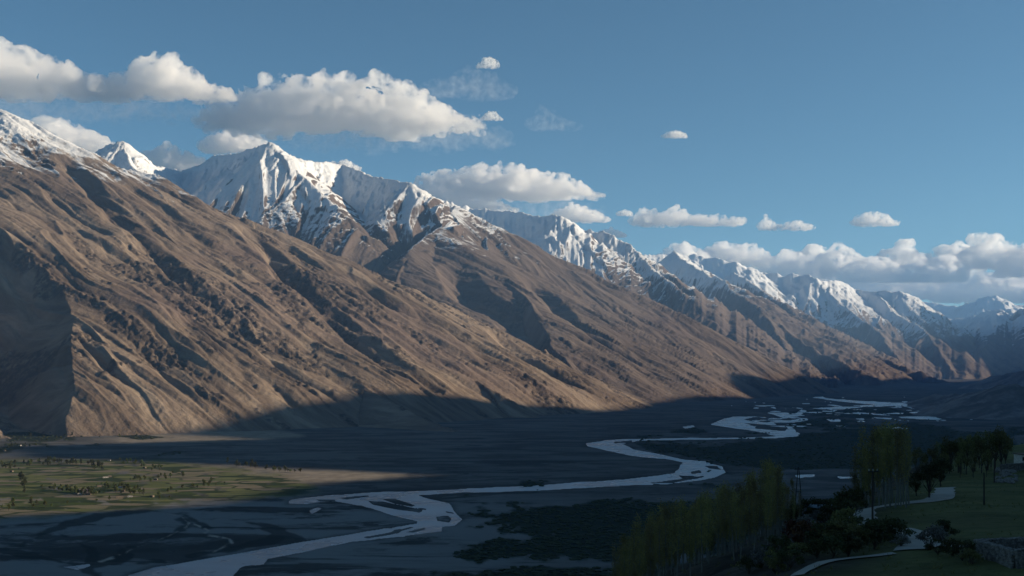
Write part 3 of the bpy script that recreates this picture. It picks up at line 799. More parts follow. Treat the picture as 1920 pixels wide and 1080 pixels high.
def round_proto(seed, H=8.0, Rr=2.6, leaves=1600, size=.2, flat=.8, trunk=.3):
    rg_ = np.random.default_rng(seed)
    parts = []; cl = []
    top = H * trunk
    parts.append(tube([(0, 0, -.6), (.05, 0, top * .5), (.1, .05, top)], [Rr * .07, Rr * .055, Rr * .045], 7))
    for i in range(16):
        a = rg_.uniform(0, 2 * math.pi); e = rg_.uniform(.15, 1.0); rr = Rr * rg_.uniform(.55, 1.0)
        end = np.array([math.cos(a) * rr * math.cos(e * 1.3), math.sin(a) * rr * math.cos(e * 1.3), top + (H - top) * (.25 + .7 * e) * rg_.uniform(.8, 1.05)])
        st_ = np.array([.1, .05, top * .9])
        mid = st_ * .5 + end * .5 + rg_.normal(0, .15, 3)
        parts.append(tube([st_, mid, end], [Rr * .03, Rr * .018, Rr * .006], 4))
        cl.append((end, Rr * rg_.uniform(.22, .42)))
    C = []
    for k in range(leaves):
        c, r = cl[rg_.integers(len(cl))]
        v_ = rg_.normal(size=3); v_ /= np.linalg.norm(v_)
        C.append(c + v_ * r * rg_.uniform(.35, 1.05) * np.array([1, 1, flat]))
    return joinm("trunk", parts), joinm("crown", [leaf_quads(np.array(C), size, rg_)])

def with_mat(me, mat):
    me.materials.append(mat); return me
POP = [tuple(with_mat(x, mt) for x, mt in zip(poplar_proto(500 + i, 10, [950, 1700, 1150][i % 3], [.8, 1.0, 1.25][i % 3], .095, [.35, .25, .42][i % 3]), (BARK, LEAF_POP))) for i in range(6)]
WIL = [tuple(with_mat(x, mt) for x, mt in zip(round_proto(540 + i, 9, 2.7, 1300, .17, 1.15, .2), (BARKD, LEAF_MID))) for i in range(3)]
DRK = [tuple(with_mat(x, mt) for x, mt in zip(round_proto(560 + i, 6, 2.8, 1500, .16, .8, .15), (BARKD, LEAF_DARK))) for i in range(2)]
def shrub_set(seed, leaf): return [tuple(with_mat(x, mt) for x, mt in zip(round_proto(seed + i, 1.6, 1.1, 700, .085, .7, .12), (BARKD, leaf))) for i in range(2)]
SHR = {"dark": shrub_set(580, LEAF_DARK), "rust": shrub_set(584, LEAF_RUST), "grey": shrub_set(588, LEAF_GREY), "mid": shrub_set(592, LEAF_MID)}
def plant(name, proto, x, y, z, sc_, label, cat, group, tall=1.0, names=("trunk", "crown")):
    e = link(name, None, None, None, label, cat, group)
    e.location = (x, y, z); e.rotation_euler = (random.gauss(0, .02), random.gauss(0, .02), random.uniform(0, 6.28)); e.scale = (sc_, sc_, sc_ * tall)
    for me, nm in zip(proto, names):
        o = bpy.data.objects.new(nm, me); col.objects.link(o); o.parent = e
    return e

def tufts():
    rg_ = np.random.default_rng(77)
    n = 9000
    y = 62 + 300 * rg_.random(n) ** 1.7; x = np.array([np.interp(v, [0, 40, 69, 100, 150, 200, 300, 450], [-12, 4, 12.7, 22, 41, 62, 106, 172]) for v in y]) + rg_.uniform(-14, 75, n)
    d = fbm(x / 9, y / 9, 3, 401) + .25 * rg_.normal(size=n); ok_ = (d > .02) & (x / y < .5)
    for cx_, cy_, w in TRACKS:
        ok_ &= np.min((x[:, None] - cx_[None, ::2]) ** 2 + (y[:, None] - cy_[None, ::2]) ** 2, axis=1) > (w * .5) ** 2
    x, y = x[ok_], y[ok_]; z = hill(x, y)
    VV, TT, k = [], [], 0
    for i in range(len(x)):
        s_ = rg_.uniform(.12, .36)
        for b in range(5):
            a = rg_.uniform(0, 6.28); o = rg_.normal(0, s_ * .4, 2); l = rg_.normal(0, s_ * .45, 2)
            VV += [(x[i] + o[0] - math.cos(a) * s_ * .16, y[i] + o[1] - math.sin(a) * s_ * .16, z[i] - .03), (x[i] + o[0] + math.cos(a) * s_ * .16, y[i] + o[1] + math.sin(a) * s_ * .16, z[i] - .03), (x[i] + o[0] + l[0], y[i] + o[1] + l[1], z[i] + s_ * rg_.uniform(.6, 1.2))]
            TT.append((k, k + 1, k + 2)); k += 3
    link("grass", tri_mesh("grass", np.array(VV, np.float32), np.array(TT, np.int32)), LEAF_MID, label="rough tufts of grass on the pasture terrace", kind="stuff")
tufts()

def xedge(y): return float(np.interp(y, [-400, 0, 40, 69, 100, 150, 200, 300, 450, 600, 900], [-40, -12, 4, 12.7, 22, 41, 62, 106, 172, 235, 360]))
# poplar grove on the slope below the terrace
cnt = 0; tries = 0; spots = []
while cnt < 170 and tries < 9000:
    tries += 1
    y = random.uniform(108, 188); x = xedge(y) - random.uniform(1.0, 34)
    px = 960 + x / y * F
    if not (1150 < px < 1505): continue
    if any((x - a) ** 2 + (y - b) ** 2 < 1.6 ** 2 for a, b in spots): continue
    z = hz1(x, y); base = YH - (z - CAM_Z) / y * F
    want = np.interp(px, [1150, 1200, 1260, 1330, 1400, 1440, 1470, 1505], [1020, 975, 945, 920, 895, 868, 885, 925]) + random.uniform(-4, 55)
    h = (base - want) / F * y
    if h < 5.5 or h > 13: continue
    spots.append((x, y)); cnt += 1
    edge = xedge(y) - x
    kd = random.randrange(6)
    where = "at the uphill edge of the slope grove" if edge < 9 else ("in the middle of the slope grove" if edge < 22 else "at the downhill side of the slope grove")
    lab = ["narrow sparse poplar with long bare trunk ", "full olive poplar leafy almost to its foot ", "wide poplar with spreading thin branches "][kd % 3] + where
    plant("poplar_tree", POP[kd], x, y, z, h / 10 * random.uniform(.9, 1.0), lab, "tree", "poplars in the slope grove", 1.06)
# taller poplars beside the pylon track
for px, base, top in [(1601, 925, 822), (1612, 950, 806), (1622, 946, 842), (1630, 952, 830), (1636, 948, 806), (1641, 944, 815), (1648, 950, 812), (1655, 946, 806), (1660, 953, 818), (1664, 947, 812), (1669, 951, 806), (1674, 945, 803),
                      (1679, 952, 808), (1684, 948, 822), (1689, 950, 806), (1694, 946, 812), (1699, 952, 812), (1704, 948, 815), (1648, 940, 812), (1690, 941, 808), (1625, 938, 850), (1659, 936, 803)]:
    x, y, z = on_hill(px, base)
    if y > 330: y = 175; x = (px - 960) / F * y; z = hz1(x, y)
    h = (base - top) / F * y
    plant("poplar_tree", random.choice(POP), x, y, hz1(x, y), h / 10, ("tallest" if base - top > 142 else "shorter" if base - top < 125 else "tall") + " poplar with bare pale trunk in the clump beside the dirt track", "tree", "poplars beside the dirt track", 1.04)
# round trees around the far end of the pasture
for px, base, top, kind in [(1722, 902, 842, 0), (1745, 896, 838, 1), (1762, 890, 832, 0), (1780, 888, 822, 1), (1797, 886, 816, 2), (1812, 890, 820, 0), (1828, 884, 814, 1), (1840, 888, 820, 2), (1852, 882, 812, 0), (1866, 880, 803, 1), (1878, 882, 806, 2), (1886, 878, 812, 0), (1858, 876, 810, 2), (1836, 878, 818, 0), (1808, 880, 822, 1), (1784, 882, 828, 2), (1770, 900, 850, 1), (1800, 896, 850, 0), (1825, 896, 848, 2), (1850, 894, 846, 0)]:
    x, y, z = on_hill(px, base)
    y = min(y, 440); x = (px - 960) / F * y; z = hz1(x, y)
    plant("broadleaf_tree", WIL[kind], x, y, z, (base - top) / F * y / 9, "leafy olive tree " + ("in front of the row at the far pasture end" if base > 890 else "in the back row at the far pasture end" if base < 883 else "in the middle row at the far pasture end"), "tree", "trees at the far end of the pasture", 1.05)
for px, base, top, lab in [(1742, 934, 866, "dense dark tree at the bend of the dirt track"), (1718, 930, 884, "low dark tree crowding the poplars beside the dirt track"), (1764, 912, 858, "dark tree standing above the bend of the dirt track")]:
    x, y, z = on_hill(px, base); y = min(y, 300); x = (px - 960) / F * y
    plant("dark_tree", DRK[len(lab) % 2], x, y, hz1(x, y), (base - top) / F * y / 6, lab, "tree", None)
# shrubs on the bank between grove and track
SH = [(1575, 985, 2.5, "dark"), (1592, 975, 2.4, "dark"), (1560, 992, 2.0, "dark"), (1583, 1000, 1.6, "mid"), (1540, 985, 1.3, "grey"), (1525, 990, 1.4, "grey"), (1512, 998, 1.2, "grey"), (1548, 975, 1.0, "grey"), (1502, 1004, 1.2, "grey"),
      (1500, 1022, 1.5, "rust"), (1515, 1026, 1.6, "rust"), (1530, 1020, 1.3, "rust"), (1488, 1030, 1.1, "rust"), (1545, 1030, 1.5, "dark"), (1560, 1026, 1.5, "dark"), (1580, 1028, 1.7, "mid"), (1600, 1022, 1.6, "dark"), (1620, 1016, 1.5, "dark"), (1638, 1010, 1.5, "dark"),
      (1652, 1018, 1.4, "dark"), (1668, 1016, 1.6, "dark"), (1680, 1012, 1.4, "dark"), (1640, 1030, 1.3, "dark"), (1610, 1036, 1.3, "mid"), (1590, 1044, 1.3, "dark"), (1560, 1046, 1.2, "dark"), (1530, 1048, 1.2, "dark"), (1500, 1050, 1.1, "mid"), (1475, 1044, 1.1, "grey"), (1460, 1052, 1.2, "dark"),
      (1440, 1062, 1.1, "mid"), (1425, 1068, 1.0, "grey"), (1405, 1076, 1.1, "dark"), (1480, 1066, 1.1, "dark"), (1450, 1076, 1.0, "mid"), (1768, 1012, 1.2, "dark"), (1757, 1014, .9, "grey"), (1745, 1032, 1.1, "grey"), (1760, 1040, 1.0, "dark"), (1784, 1044, 1.0, "dark"), (1806, 1052, 1.0, "dark"), (1822, 1060, .9, "mid"), (1690, 1026, .9, "grey"),
      (1560, 940, 1.8, "dark"), (1540, 944, 1.9, "dark"), (1520, 948, 2.0, "dark"), (1500, 952, 2.0, "dark"), (1580, 942, 1.7, "dark"), (1600, 944, 1.6, "dark"), (1615, 940, 1.8, "mid"), (1490, 965, 1.7, "dark"), (1478, 980, 1.6, "dark")]
SLAB = {"dark": "dark leafy shrub", "rust": "rust brown shrub", "grey": "pale grey twiggy shrub", "mid": "olive green shrub"}
for px, base, sc_, kd in SH:
    x, y, z = on_hill(px, base)
    if y > 300: y = 170; x = (px - 960) / F * y
    nxt = "beside the stone pen and side path" if px > 1695 else ("along the upper bank edge under the poplars" if base < 970 else ("next to the lowest footpath" if base > 1040 else ("beside the bend of the dirt track" if px > 1600 else "in the middle of the bank")))
    plant("shrub", random.choice(SHR[kd]), x, y, hz1(x, y) - .1, sc_ * random.uniform(.85, 1.15), SLAB[kd] + " " + nxt, "shrub", kd + " shrubs on the bank", random.uniform(.85, 1.1))

# ------------------------------------------------------------------ poles, pylon, house, enclosure, hut
m = NT("weathered_pole_wood"); n = m.noise(m.pos(), 1 / .3, 4, .6); POLE = m.fin(m.mix(n, (.03, .027, .024), (.06, .052, .045)), .9, .1)
m = NT("white_glazed_ceramic"); CER = m.fin((.5, .5, .48), .3, .5)
def box(x0, x1, y0, y1, z0, z1):
    V = np.array([(x, y, z) for z in (z0, z1) for y in (y0, y1) for x in (x0, x1)], np.float32)
    T = np.array([(0, 2, 3), (0, 3, 1), (4, 5, 7), (4, 7, 6), (0, 1, 5), (0, 5, 4), (2, 6, 7), (2, 7, 3), (0, 4, 6), (0, 6, 2), (1, 3, 7), (1, 7, 5)], np.int32)
    return V, T
def pole(px, base, top, label, arm=True):
    x, y, z = on_hill(px, base); h = (base - top) / F * y
    e = link("utility_pole", None, None, None, label, "pole", "utility poles on the terrace"); e.location = (x, y, z); e.rotation_euler = (0, random.gauss(0, .012), random.uniform(-.4, .4))
    link("shaft", joinm("shaft", [tube([(0, 0, -.6), (0, 0, h * .5), (0, 0, h)], [.13, .11, .085], 8)]), POLE, e)
    if arm:
        link("crossarm", joinm("crossarm", [box(-.6, .6, -.14, -.05, h - .55, h - .43)]), POLE, e)
        for sx in (-.5, 0.0, .5):
            link("insulator", joinm("insulator", [tube([(sx, -.095, h - .43), (sx, -.095, h - .36), (sx, -.095, h - .24), (sx, -.095, h - .20)], [.03, .055, .05, .015], 6)]), CER, e)
pole(1636, 986, 876, "dark utility pole beside the bend of the dirt track below the poplars")
pole(1845, 946, 886, "thin utility pole in the middle of the pasture", False)
pole(1864, 905, 852, "utility pole in front of the trees beside the stony yard", False)
pole(1802, 888, 845, "utility pole among trees at the far end of the pasture", False)
def pylon():
    y = 235; x = (1497 - 960) / F * y; z = hz1(x, y); ztop = CAM_Z + (YH - 876) / F * y; h = max(ztop - z, 6)
    e = link("braced_pole", None, None, None, "braced wooden line pole rising behind the slope grove", "pole"); e.location = (x, y, z)
    for sx in (-1, 1): link("leg", joinm("leg", [tube([(sx * .9, 0, -.5), (sx * .45, 0, h * .6), (sx * .08, 0, h)], [.12, .10, .08], 7)]), POLE, e)
    link("brace", joinm("brace", [box(-.55, .55, -.05, .05, h * .55, h * .55 + .12)]), POLE, e)
    link("crossarm", joinm("crossarm", [box(-.9, .9, -.2, -.1, h - .5, h - .36)]), POLE, e)
pylon()

m = NT("whitewash"); n = m.noise(m.pos(), 1 / .7, 5, .6); WHITE = m.fin(m.mix(m.ramp(n, .3, .7), (.34, .32, .29), (.56, .53, .49)), .9, .1)
m = NT("mud_roof"); n = m.noise(m.pos(), 1 / .5, 4, .6); MUD = m.fin(m.mix(n, (.11, .09, .07), (.20, .165, .13)), .95, .05)
m = NT("window_glass_dark"); GLASS = m.fin((.02, .024, .03), .1, .5)
m = NT("painted_wood"); n = m.noise(m.pos(), 1 / .2, 3, .5); WOOD = m.fin(m.mix(n, (.05, .07, .09), (.10, .12, .14)), .8, .2)
m = NT("dry_stone"); n = m.noise(m.pos(), 1 / .35, 5, .65); STONE = m.fin(m.mix(m.ramp(n, .3, .7), (.085, .077, .07), (.25, .23, .21)), .95, .05)
m = NT("pale_blue_tin"); n = m.noise(m.pos(), 1 / .6, 3, .5); TIN = m.fin(m.mix(n, (.20, .26, .34), (.33, .40, .48)), .5, .4)

def house(x, y, z, L, Wd, h, rot, label, group, wins=3, wall=WHITE, roofm=MUD, name="house", cat="house"):
    e = link(name, None, None, None, label, cat, group); e.location = (x, y, z); e.rotation_euler = (0, 0, rot)
    link("wall", joinm("wall", [box(-L / 2, L / 2, -Wd / 2, Wd / 2, -.8, h)]), wall, e)
    r = link("roof", joinm("roof", [box(-L / 2 - .3, L / 2 + .3, -Wd / 2 - .3, Wd / 2 + .3, h + .003, h + .32)]), roofm, e)
    for i in range(wins):
        wx = -L / 2 + L * (i + .5) / wins
        if wins > 1 and i == wins // 2:
            d = link("door", joinm("door", [box(wx - .5, wx + .5, -Wd / 2 - .05, -Wd / 2 - .004, 0, min(2.0, h * .75))]), WOOD, e)
            continue
        w_ = link("window", joinm("window", [box(wx - .62, wx + .62, -Wd / 2 - .06, -Wd / 2 - .004, h * .34, h * .78)]), WOOD, e)
        link("pane", joinm("pane", [box(wx - .52, wx + .52, -Wd / 2 - .08, -Wd / 2 - .062, h * .37, h * .75)]), GLASS, w_)
    return e
x, y, z = on_hill(1925, 868)
house(x, y, z, 34 / F * y, 4.5, max(2.3, 16 / F * y), .12, "white walled farmhouse with flat roof beyond the pasture trees", None, 5)
# stony yard and terrace wall below the house
def stones(L, Wd, h, size, seed):
    rg_ = random.Random(seed); parts = [box(-L / 2 + .05, L / 2 - .05, -Wd / 2 + .06, Wd / 2 - .06, -.6, h - size * .5)]
    z = -.1
    while z < h:
        ch = size * rg_.uniform(.6, .95)
        for face in (-1, 1):
            xx = -L / 2
            while xx < L / 2:
                w = size * rg_.uniform(.7, 1.7)
                V, T = ICO1_V, ICO1_F
                P_ = np.sign(V) * np.abs(V) ** .55 * np.array([w * .52, Wd * .27, ch * .56]) * np.random.default_rng(rg_.randrange(9999)).uniform(.85, 1.1, V.shape)
                parts.append(((P_ + np.array([xx + w / 2, face * Wd * .30, z + ch / 2 + rg_.uniform(-.03, .03)])).astype(np.float32), T))
                xx += w
        z += ch
    return parts
def wall_part(name, parent, p, q, Wd, h, size, seed):
    L = math.hypot(q[0] - p[0], q[1] - p[1])
    o = link(name, joinm(name, stones(L, Wd, h, size, seed)), STONE, parent)
    o.location = ((p[0] + q[0]) / 2, (p[1] + q[1]) / 2, (hz1(*p) + hz1(*q)) / 2); o.rotation_euler = (0, -math.atan2(hz1(*q) - hz1(*p), L), math.atan2(q[1] - p[1], q[0] - p[0]))
    return o
A = on_hill(1832, 1043)[:2]; B = on_hill(1902, 1066)[:2]
dv = np.array([B[0] - A[0], B[1] - A[1]]); nv = np.array([-dv[1], dv[0]]) / np.linalg.norm(dv)
if nv[0] < 0: nv = -nv
C_ = (A[0] + nv[0] * 6, A[1] + nv[1] * 6); D_ = (B[0] + nv[0] * 6 , B[1] + nv[1] * 6)
enc = link("stone_enclosure", None, None, None, "roofless dry stone pen at the edge of the pasture", "stone pen")
for i, (p, q) in enumerate(((A, B), (A, C_), (C_, D_), (B, D_))): wall_part("wall", enc, p, q, .55, 1.25, .24, 40 + i)
tw = link("terrace_wall", None, None, None, "grey dry stone terrace wall below the white farmhouse", "stone wall")
p = on_hill(1876, 884); q = on_hill(1935, 880)
wall_part("stonework", tw, p[:2], q[:2], .8, 1.6, .5, 60)
# small hut with a pale blue roof among the bank shrubs
x, y, z = on_hill(1532, 966); y = min(y, 170); x = (1534 - 960) / F * y
house(x, y, hz1(x, y), 2.6, 2.2, 1.5, .5, "tiny stone hut with pale blue roof half hidden by shrubs on the bank", None, 1, STONE, TIN, "hut", "hut")
# rounded stone post at the edge of the track
x, y, z = on_hill(1586, 952); y = min(y, 170); x = (1586 - 960) / F * y
sp = link("stone_cairn", None, None, None, "pale stacked stone cairn beside the upper stretch of dirt track", "cairn"); sp.location = (x, y, hz1(x, y))
for i in range(5):
    V = np.sign(ICO1_V) * np.abs(ICO1_V) ** .7 * np.array([.36 - .05 * i, .34 - .05 * i, .16]) + np.array([random.uniform(-.03, .03), 0, .12 + i * .26])
    link("stone", tri_mesh("stone", V.astype(np.float32), ICO1_F), STONE, sp)
# boulders in the stony yard
for i in range(26):
    px, py = random.uniform(1866, 1906), random.uniform(876, 906)
    x, y, z = on_hill(px, py); r = random.uniform(.5, 1.3)
    V = ICO_V * (1 + .22 * (vnoise3_(ICO_V * 1.7 + i * 5.1) - .5) * 2)[:, None] * np.array([r, r * .8, r * .55])
    o = link("boulder", tri_mesh("boulder", V.astype(np.float32), ICO_F), STONE, None, "grey boulder strewn in the stony yard below the white farmhouse", "boulder", "boulders of the stony yard"); o.location = (x, y, z + r * .1); o.rotation_euler = (0, 0, random.uniform(0, 6))

# ------------------------------------------------------------------ farm village across the river
VT = [[tuple(with_mat(x, mt) for x, mt in zip(round_proto(700 + 10 * j + i, 9, 3.6, 170, .8, .95, .18), (BARKD, lf))) for i in range(2)] for j, lf in enumerate((LEAF_VILLAGE, LEAF_DARK, LEAF_BLOS))]
TREE_LINES = [([(48, 872), (110, 868), (170, 872), (190, 880)], 60, 10, 3, 1), ([(40, 894), (46, 910), (44, 928)], 14, 2, 2, 1), ([(130, 924), (180, 926)], 24, 6, 3, 0), ([(190, 912), (230, 918), (262, 932)], 40, 10, 4, 0),
              ([(225, 866), (270, 874), (300, 882)], 22, 8, 3, 0), ([(250, 902), (300, 898), (345, 890)], 22, 10, 4, 0), ([(0, 876), (40, 884)], 10, 10, 4, 1), ([(60, 915), (130, 922)], 14, 8, 2, 0), ([(300, 940), (360, 915), (420, 905)], 20, 14, 4, 0),
              ([(430, 872), (500, 880), (555, 888)], 26, 6, 2, 1), ([(20, 826), (90, 822), (150, 816)], 22, 10, 4, 1), ([(0, 838), (60, 836)], 14, 8, 2, 0), ([(170, 815), (260, 816)], 12, 12, 4, 0), ([(0, 955), (100, 945), (220, 940)], 16, 20, 6, 0), ([(140, 928), (175, 924)], 8, 5, 3, 2)]
def along(line, t):
    p = np.array(line, float); L = np.concatenate([[0], np.cumsum(np.hypot(*np.diff(p, axis=0).T))]); s_ = t * L[-1]
    return np.interp(s_, L, p[:, 0]), np.interp(s_, L, p[:, 1])
VLAB = {0: "bright green village tree", 1: "dark village tree", 2: "pale blossoming village tree"}
TNAME = ['in the long dark thicket', 'in the short row running towards the river', 'by the three huddled houses', 'around the largest cluster of white houses', 'at the edge of the sandy tongue', 'along the plot hedges', 'in the open plots', 'in the thin hedge row', 'near the river bank plots', 'on the sandy tongue', 'at the foot of the tan knoll', 'by the houses under the tan knoll', 'on the fan under the scree slope', 'at the bottom edge of the plots', 'by the three huddled houses']
for (line, n, sx, sy, kd), ln in zip(TREE_LINES, TNAME):
    for i in range(n):
        px, py = along(line, random.random()); px += random.gauss(0, sx); py += random.gauss(0, sy * .6)
        if py < 808: continue
        x, y = floor_pt(px, py)
        k_ = kd if random.random() < .7 else random.choice((0, 1))
        plant("village_tree", random.choice(VT[k_]), x, y, -.1, random.uniform(.65, 1.4) * (1.2 if kd == 1 else 1), VLAB[k_] + " " + ln, "tree", ["bright village trees", "dark village trees", "blossoming village trees"][k_], random.uniform(.9, 1.5))
for i, (px, py, L) in enumerate([(198, 896, 14), (206, 894, 9), (187, 913, 13), (227, 915, 12), (230, 922, 10), (224, 933, 15), (244, 932, 10), (285, 932, 9), (22, 885, 8), (205, 864, 8), (292, 900, 9), (271, 878, 8), (37, 836, 12), (47, 837, 10), (8, 846, 11), (150, 927, 10), (166, 928, 11), (178, 925, 10)]):
    x, y = floor_pt(px, py)
    house(x, y, .2, L, 6, random.uniform(3.0, 4.0), random.uniform(-.5, .5), "small flat roofed " + ("white" if i % 3 == 0 else "mud brown") + " house among the village trees across the river", "village houses across the river", 3, WHITE if i % 3 == 0 else MUD)

# ------------------------------------------------------------------ scrub on the valley floor (uncountable)
def scrub():
    rg_ = np.random.default_rng(5)
    vg = cv_.reshape(len(rowsY), NFC)[2:2 + NFR]
    pr = (vg > .35).astype(float); pr = pr.reshape(-1); idx = rg_.choice(len(pr), 5200, p=pr / pr.sum())
    r_, c_ = idx // NFC, idx % NFC
    y = rowsY[2:2 + NFR][r_] * rg_.uniform(.997, 1.003, len(idx)); x = uf[c_] * y + rg_.uniform(-1, 1, len(idx)) * y * .0006
    ok_ = (y < 9000); x, y = x[ok_], y[ok_]
    VV, TT = [], []
    for i in range(len(x)):
        s_ = rg_.uniform(1.5, 4.2) * (1 + y[i] / 9000)
        V = ICO1_V * rg_.uniform(.7, 1.25, (len(ICO1_V), 1)) * np.array([s_ * rg_.uniform(1, 1.8), s_, s_ * .55]) + np.array([x[i], y[i], s_ * .15])
        VV.append(V); TT.append(ICO1_F + i * len(ICO1_V))
    me = tri_mesh("scrub", np.concatenate(VV), np.concatenate(TT))
    link("scrub", me, LEAF_DARK, label="dark low scrub covering the river flats", kind="stuff")
scrub()

# ------------------------------------------------------------------ haze
def build_haze():
    bm = bmesh.new(); bmesh.ops.create_cube(bm, size=1.0)
    lo, hi = Vector((-41000, -13000, -8)), Vector((45000, 53000, 3900))
    for v in bm.verts: v.co = Vector(((lo[i] if v.co[i] < 0 else hi[i]) for i in range(3)))
    me = bpy.data.meshes.new("haze"); bm.to_mesh(me); bm.free()
    m = bpy.data.materials.new("valley_haze"); m.use_nodes = True
    t = m.node_tree; t.nodes.remove(t.nodes["Principled BSDF"])
    pv = t.nodes.new("ShaderNodeVolumePrincipled")
    pv.inputs["Color"].default_value = (.30, .58, 1.0, 1)
    pv.inputs["Density"].default_value = 1.7e-5
    pv.inputs["Anisotropy"].default_value = .2
    t.links.new(pv.outputs[0], t.nodes["Material Output"].inputs["Volume"])
    link("haze", me, m, label="thin blue evening haze filling the valley", kind="stuff")
build_haze()

# ------------------------------------------------------------------ clouds
def cloud_material(name, dens, Hh, aniso=.5, lo=.41, hi=.58):
    m = bpy.data.materials.new(name); m.use_nodes = True
    t = m.node_tree; t.nodes.remove(t.nodes["Principled BSDF"])
    pv = t.nodes.new("ShaderNodeVolumePrincipled")
    pv.inputs["Color"].default_value = (1.0, 1.0, 1.0, 1)
    pv.inputs["Anisotropy"].default_value = aniso
    tc = t.nodes.new("ShaderNodeTexCoord")
    ns = t.nodes.new("ShaderNodeTexNoise"); ns.inputs["Scale"].default_value = 4.2 / Hh; ns.inputs["Detail"].default_value = 4.0; ns.inputs["Roughness"].default_value = .62; ns.inputs["Distortion"].default_value = .3
    t.links.new(tc.outputs["Object"], ns.inputs["Vector"])
    mr = t.nodes.new("ShaderNodeMapRange"); mr.interpolation_type = 'SMOOTHSTEP'
    mr.inputs[1].default_value = lo; mr.inputs[2].default_value = hi; mr.inputs[3].default_value = 0.0; mr.inputs[4].default_value = dens
    t.links.new(ns.outputs[0], mr.inputs[0]); t.links.new(mr.outputs[0], pv.inputs["Density"])
    t.links.new(pv.outputs[0], t.nodes["Material Output"].inputs["Volume"])
    return m

def cloud_mesh(x0, x1, ytop, ybase, Y, seed, profile, puff=.30, n=None):
    """billowing hull: spheres piled on a flat base, melted together and roughened"""
    rg = random.Random(seed)
    k = Y / F
    W = (x1 - x0) * k; Hh = (ybase - ytop) * k
    VV, FF = [], []
    asp = W / max(Hh, 1)
    depth = min(W * .28, Hh * 1.5)
    T = np.linspace(0, 1, len(profile))
    def blob(x, y, z, rx, ry, rz):
        FF.append(ICO_F + len(VV) * len(ICO_V)); VV.append(ICO_V * np.array((rx, ry, rz), np.float32) + np.array((x, y, z), np.float32))
    nc_ = int(10 + 9 * asp)
    for i in range(nc_):                                   # body
        t = (i + rg.random()) / nc_
        hm = float(np.interp(t, T, profile)) * rg.uniform(.6, 1.0)
        rz = Hh * hm * .42
        blob(t * W, rg.uniform(-.7, .7) * depth * hm, rz * .95, rz * rg.uniform(1.2, 2.4), rz * rg.uniform(1.1, 1.6), rz)
    for i in range(int((50 + 62 * asp) * (n or 1))):        # puffs over the body
        t = rg.random()
        hm = float(np.interp(t, T, profile))
        r = Hh * rg.choice((.05, .07, .09, .12, .16)) * rg.uniform(.8, 1.2) * (.55 + .45 * hm)
        z = (rg.random() ** .55) * max(Hh * hm - r, r)
        k_ = math.sqrt(max(0, 1 - (z / max(Hh * hm, 1)) ** 2))
        blob(t * W, rg.choice((-1, 1)) * rg.uniform(.5, 1) * depth * (.25 + .75 * hm) * k_, max(z, r * .6), r * rg.uniform(1, 1.9), r * 1.2, r)
    me = tri_mesh("cloud", np.concatenate(VV), np.concatenate(FF))
    ob = bpy.data.objects.new("tmp", me); col.objects.link(ob)
    md = ob.modifiers.new("r", 'REMESH'); md.mode = 'VOXEL'; md.voxel_size = min(max(3.4 * k, Hh / 38), Hh / 13)
    dg = bpy.context.evaluated_depsgraph_get()
    me2 = bpy.data.meshes.new_from_object(ob.evaluated_get(dg))
    bpy.data.objects.remove(ob); bpy.data.meshes.remove(me)
    me2.name = "cloud"
    nv = len(me2.vertices)
    co = np.empty(nv * 3, np.float32); me2.vertices.foreach_get("co", co); co = co.reshape(-1, 3)
    no = np.empty(nv * 3, np.float32); me2.vertices.foreach_get("normal", no); no = no.reshape(-1, 3)
    q = co / Hh + seed * 3.1
    d = (vnoise3(q * 3.0, 1) - .5) * .22 + (np.abs(vnoise3(q * 7.0, 2) - .5) * 2 - .4) * .085 + (np.abs(vnoise3(q * 15, 3) - .5) * 2 - .4) * .05
    fl = sstep(0, .22, co[:, 2] / Hh)
    co = co - no * (d * Hh * (.3 + .7 * fl))[:, None] * -1
    co[:, 2] = np.where(co[:, 2] < .06 * Hh, co[:, 2] * .4, co[:, 2])
    me2.vertices.foreach_set("co", co.reshape(-1)); me2.update()
    return me2

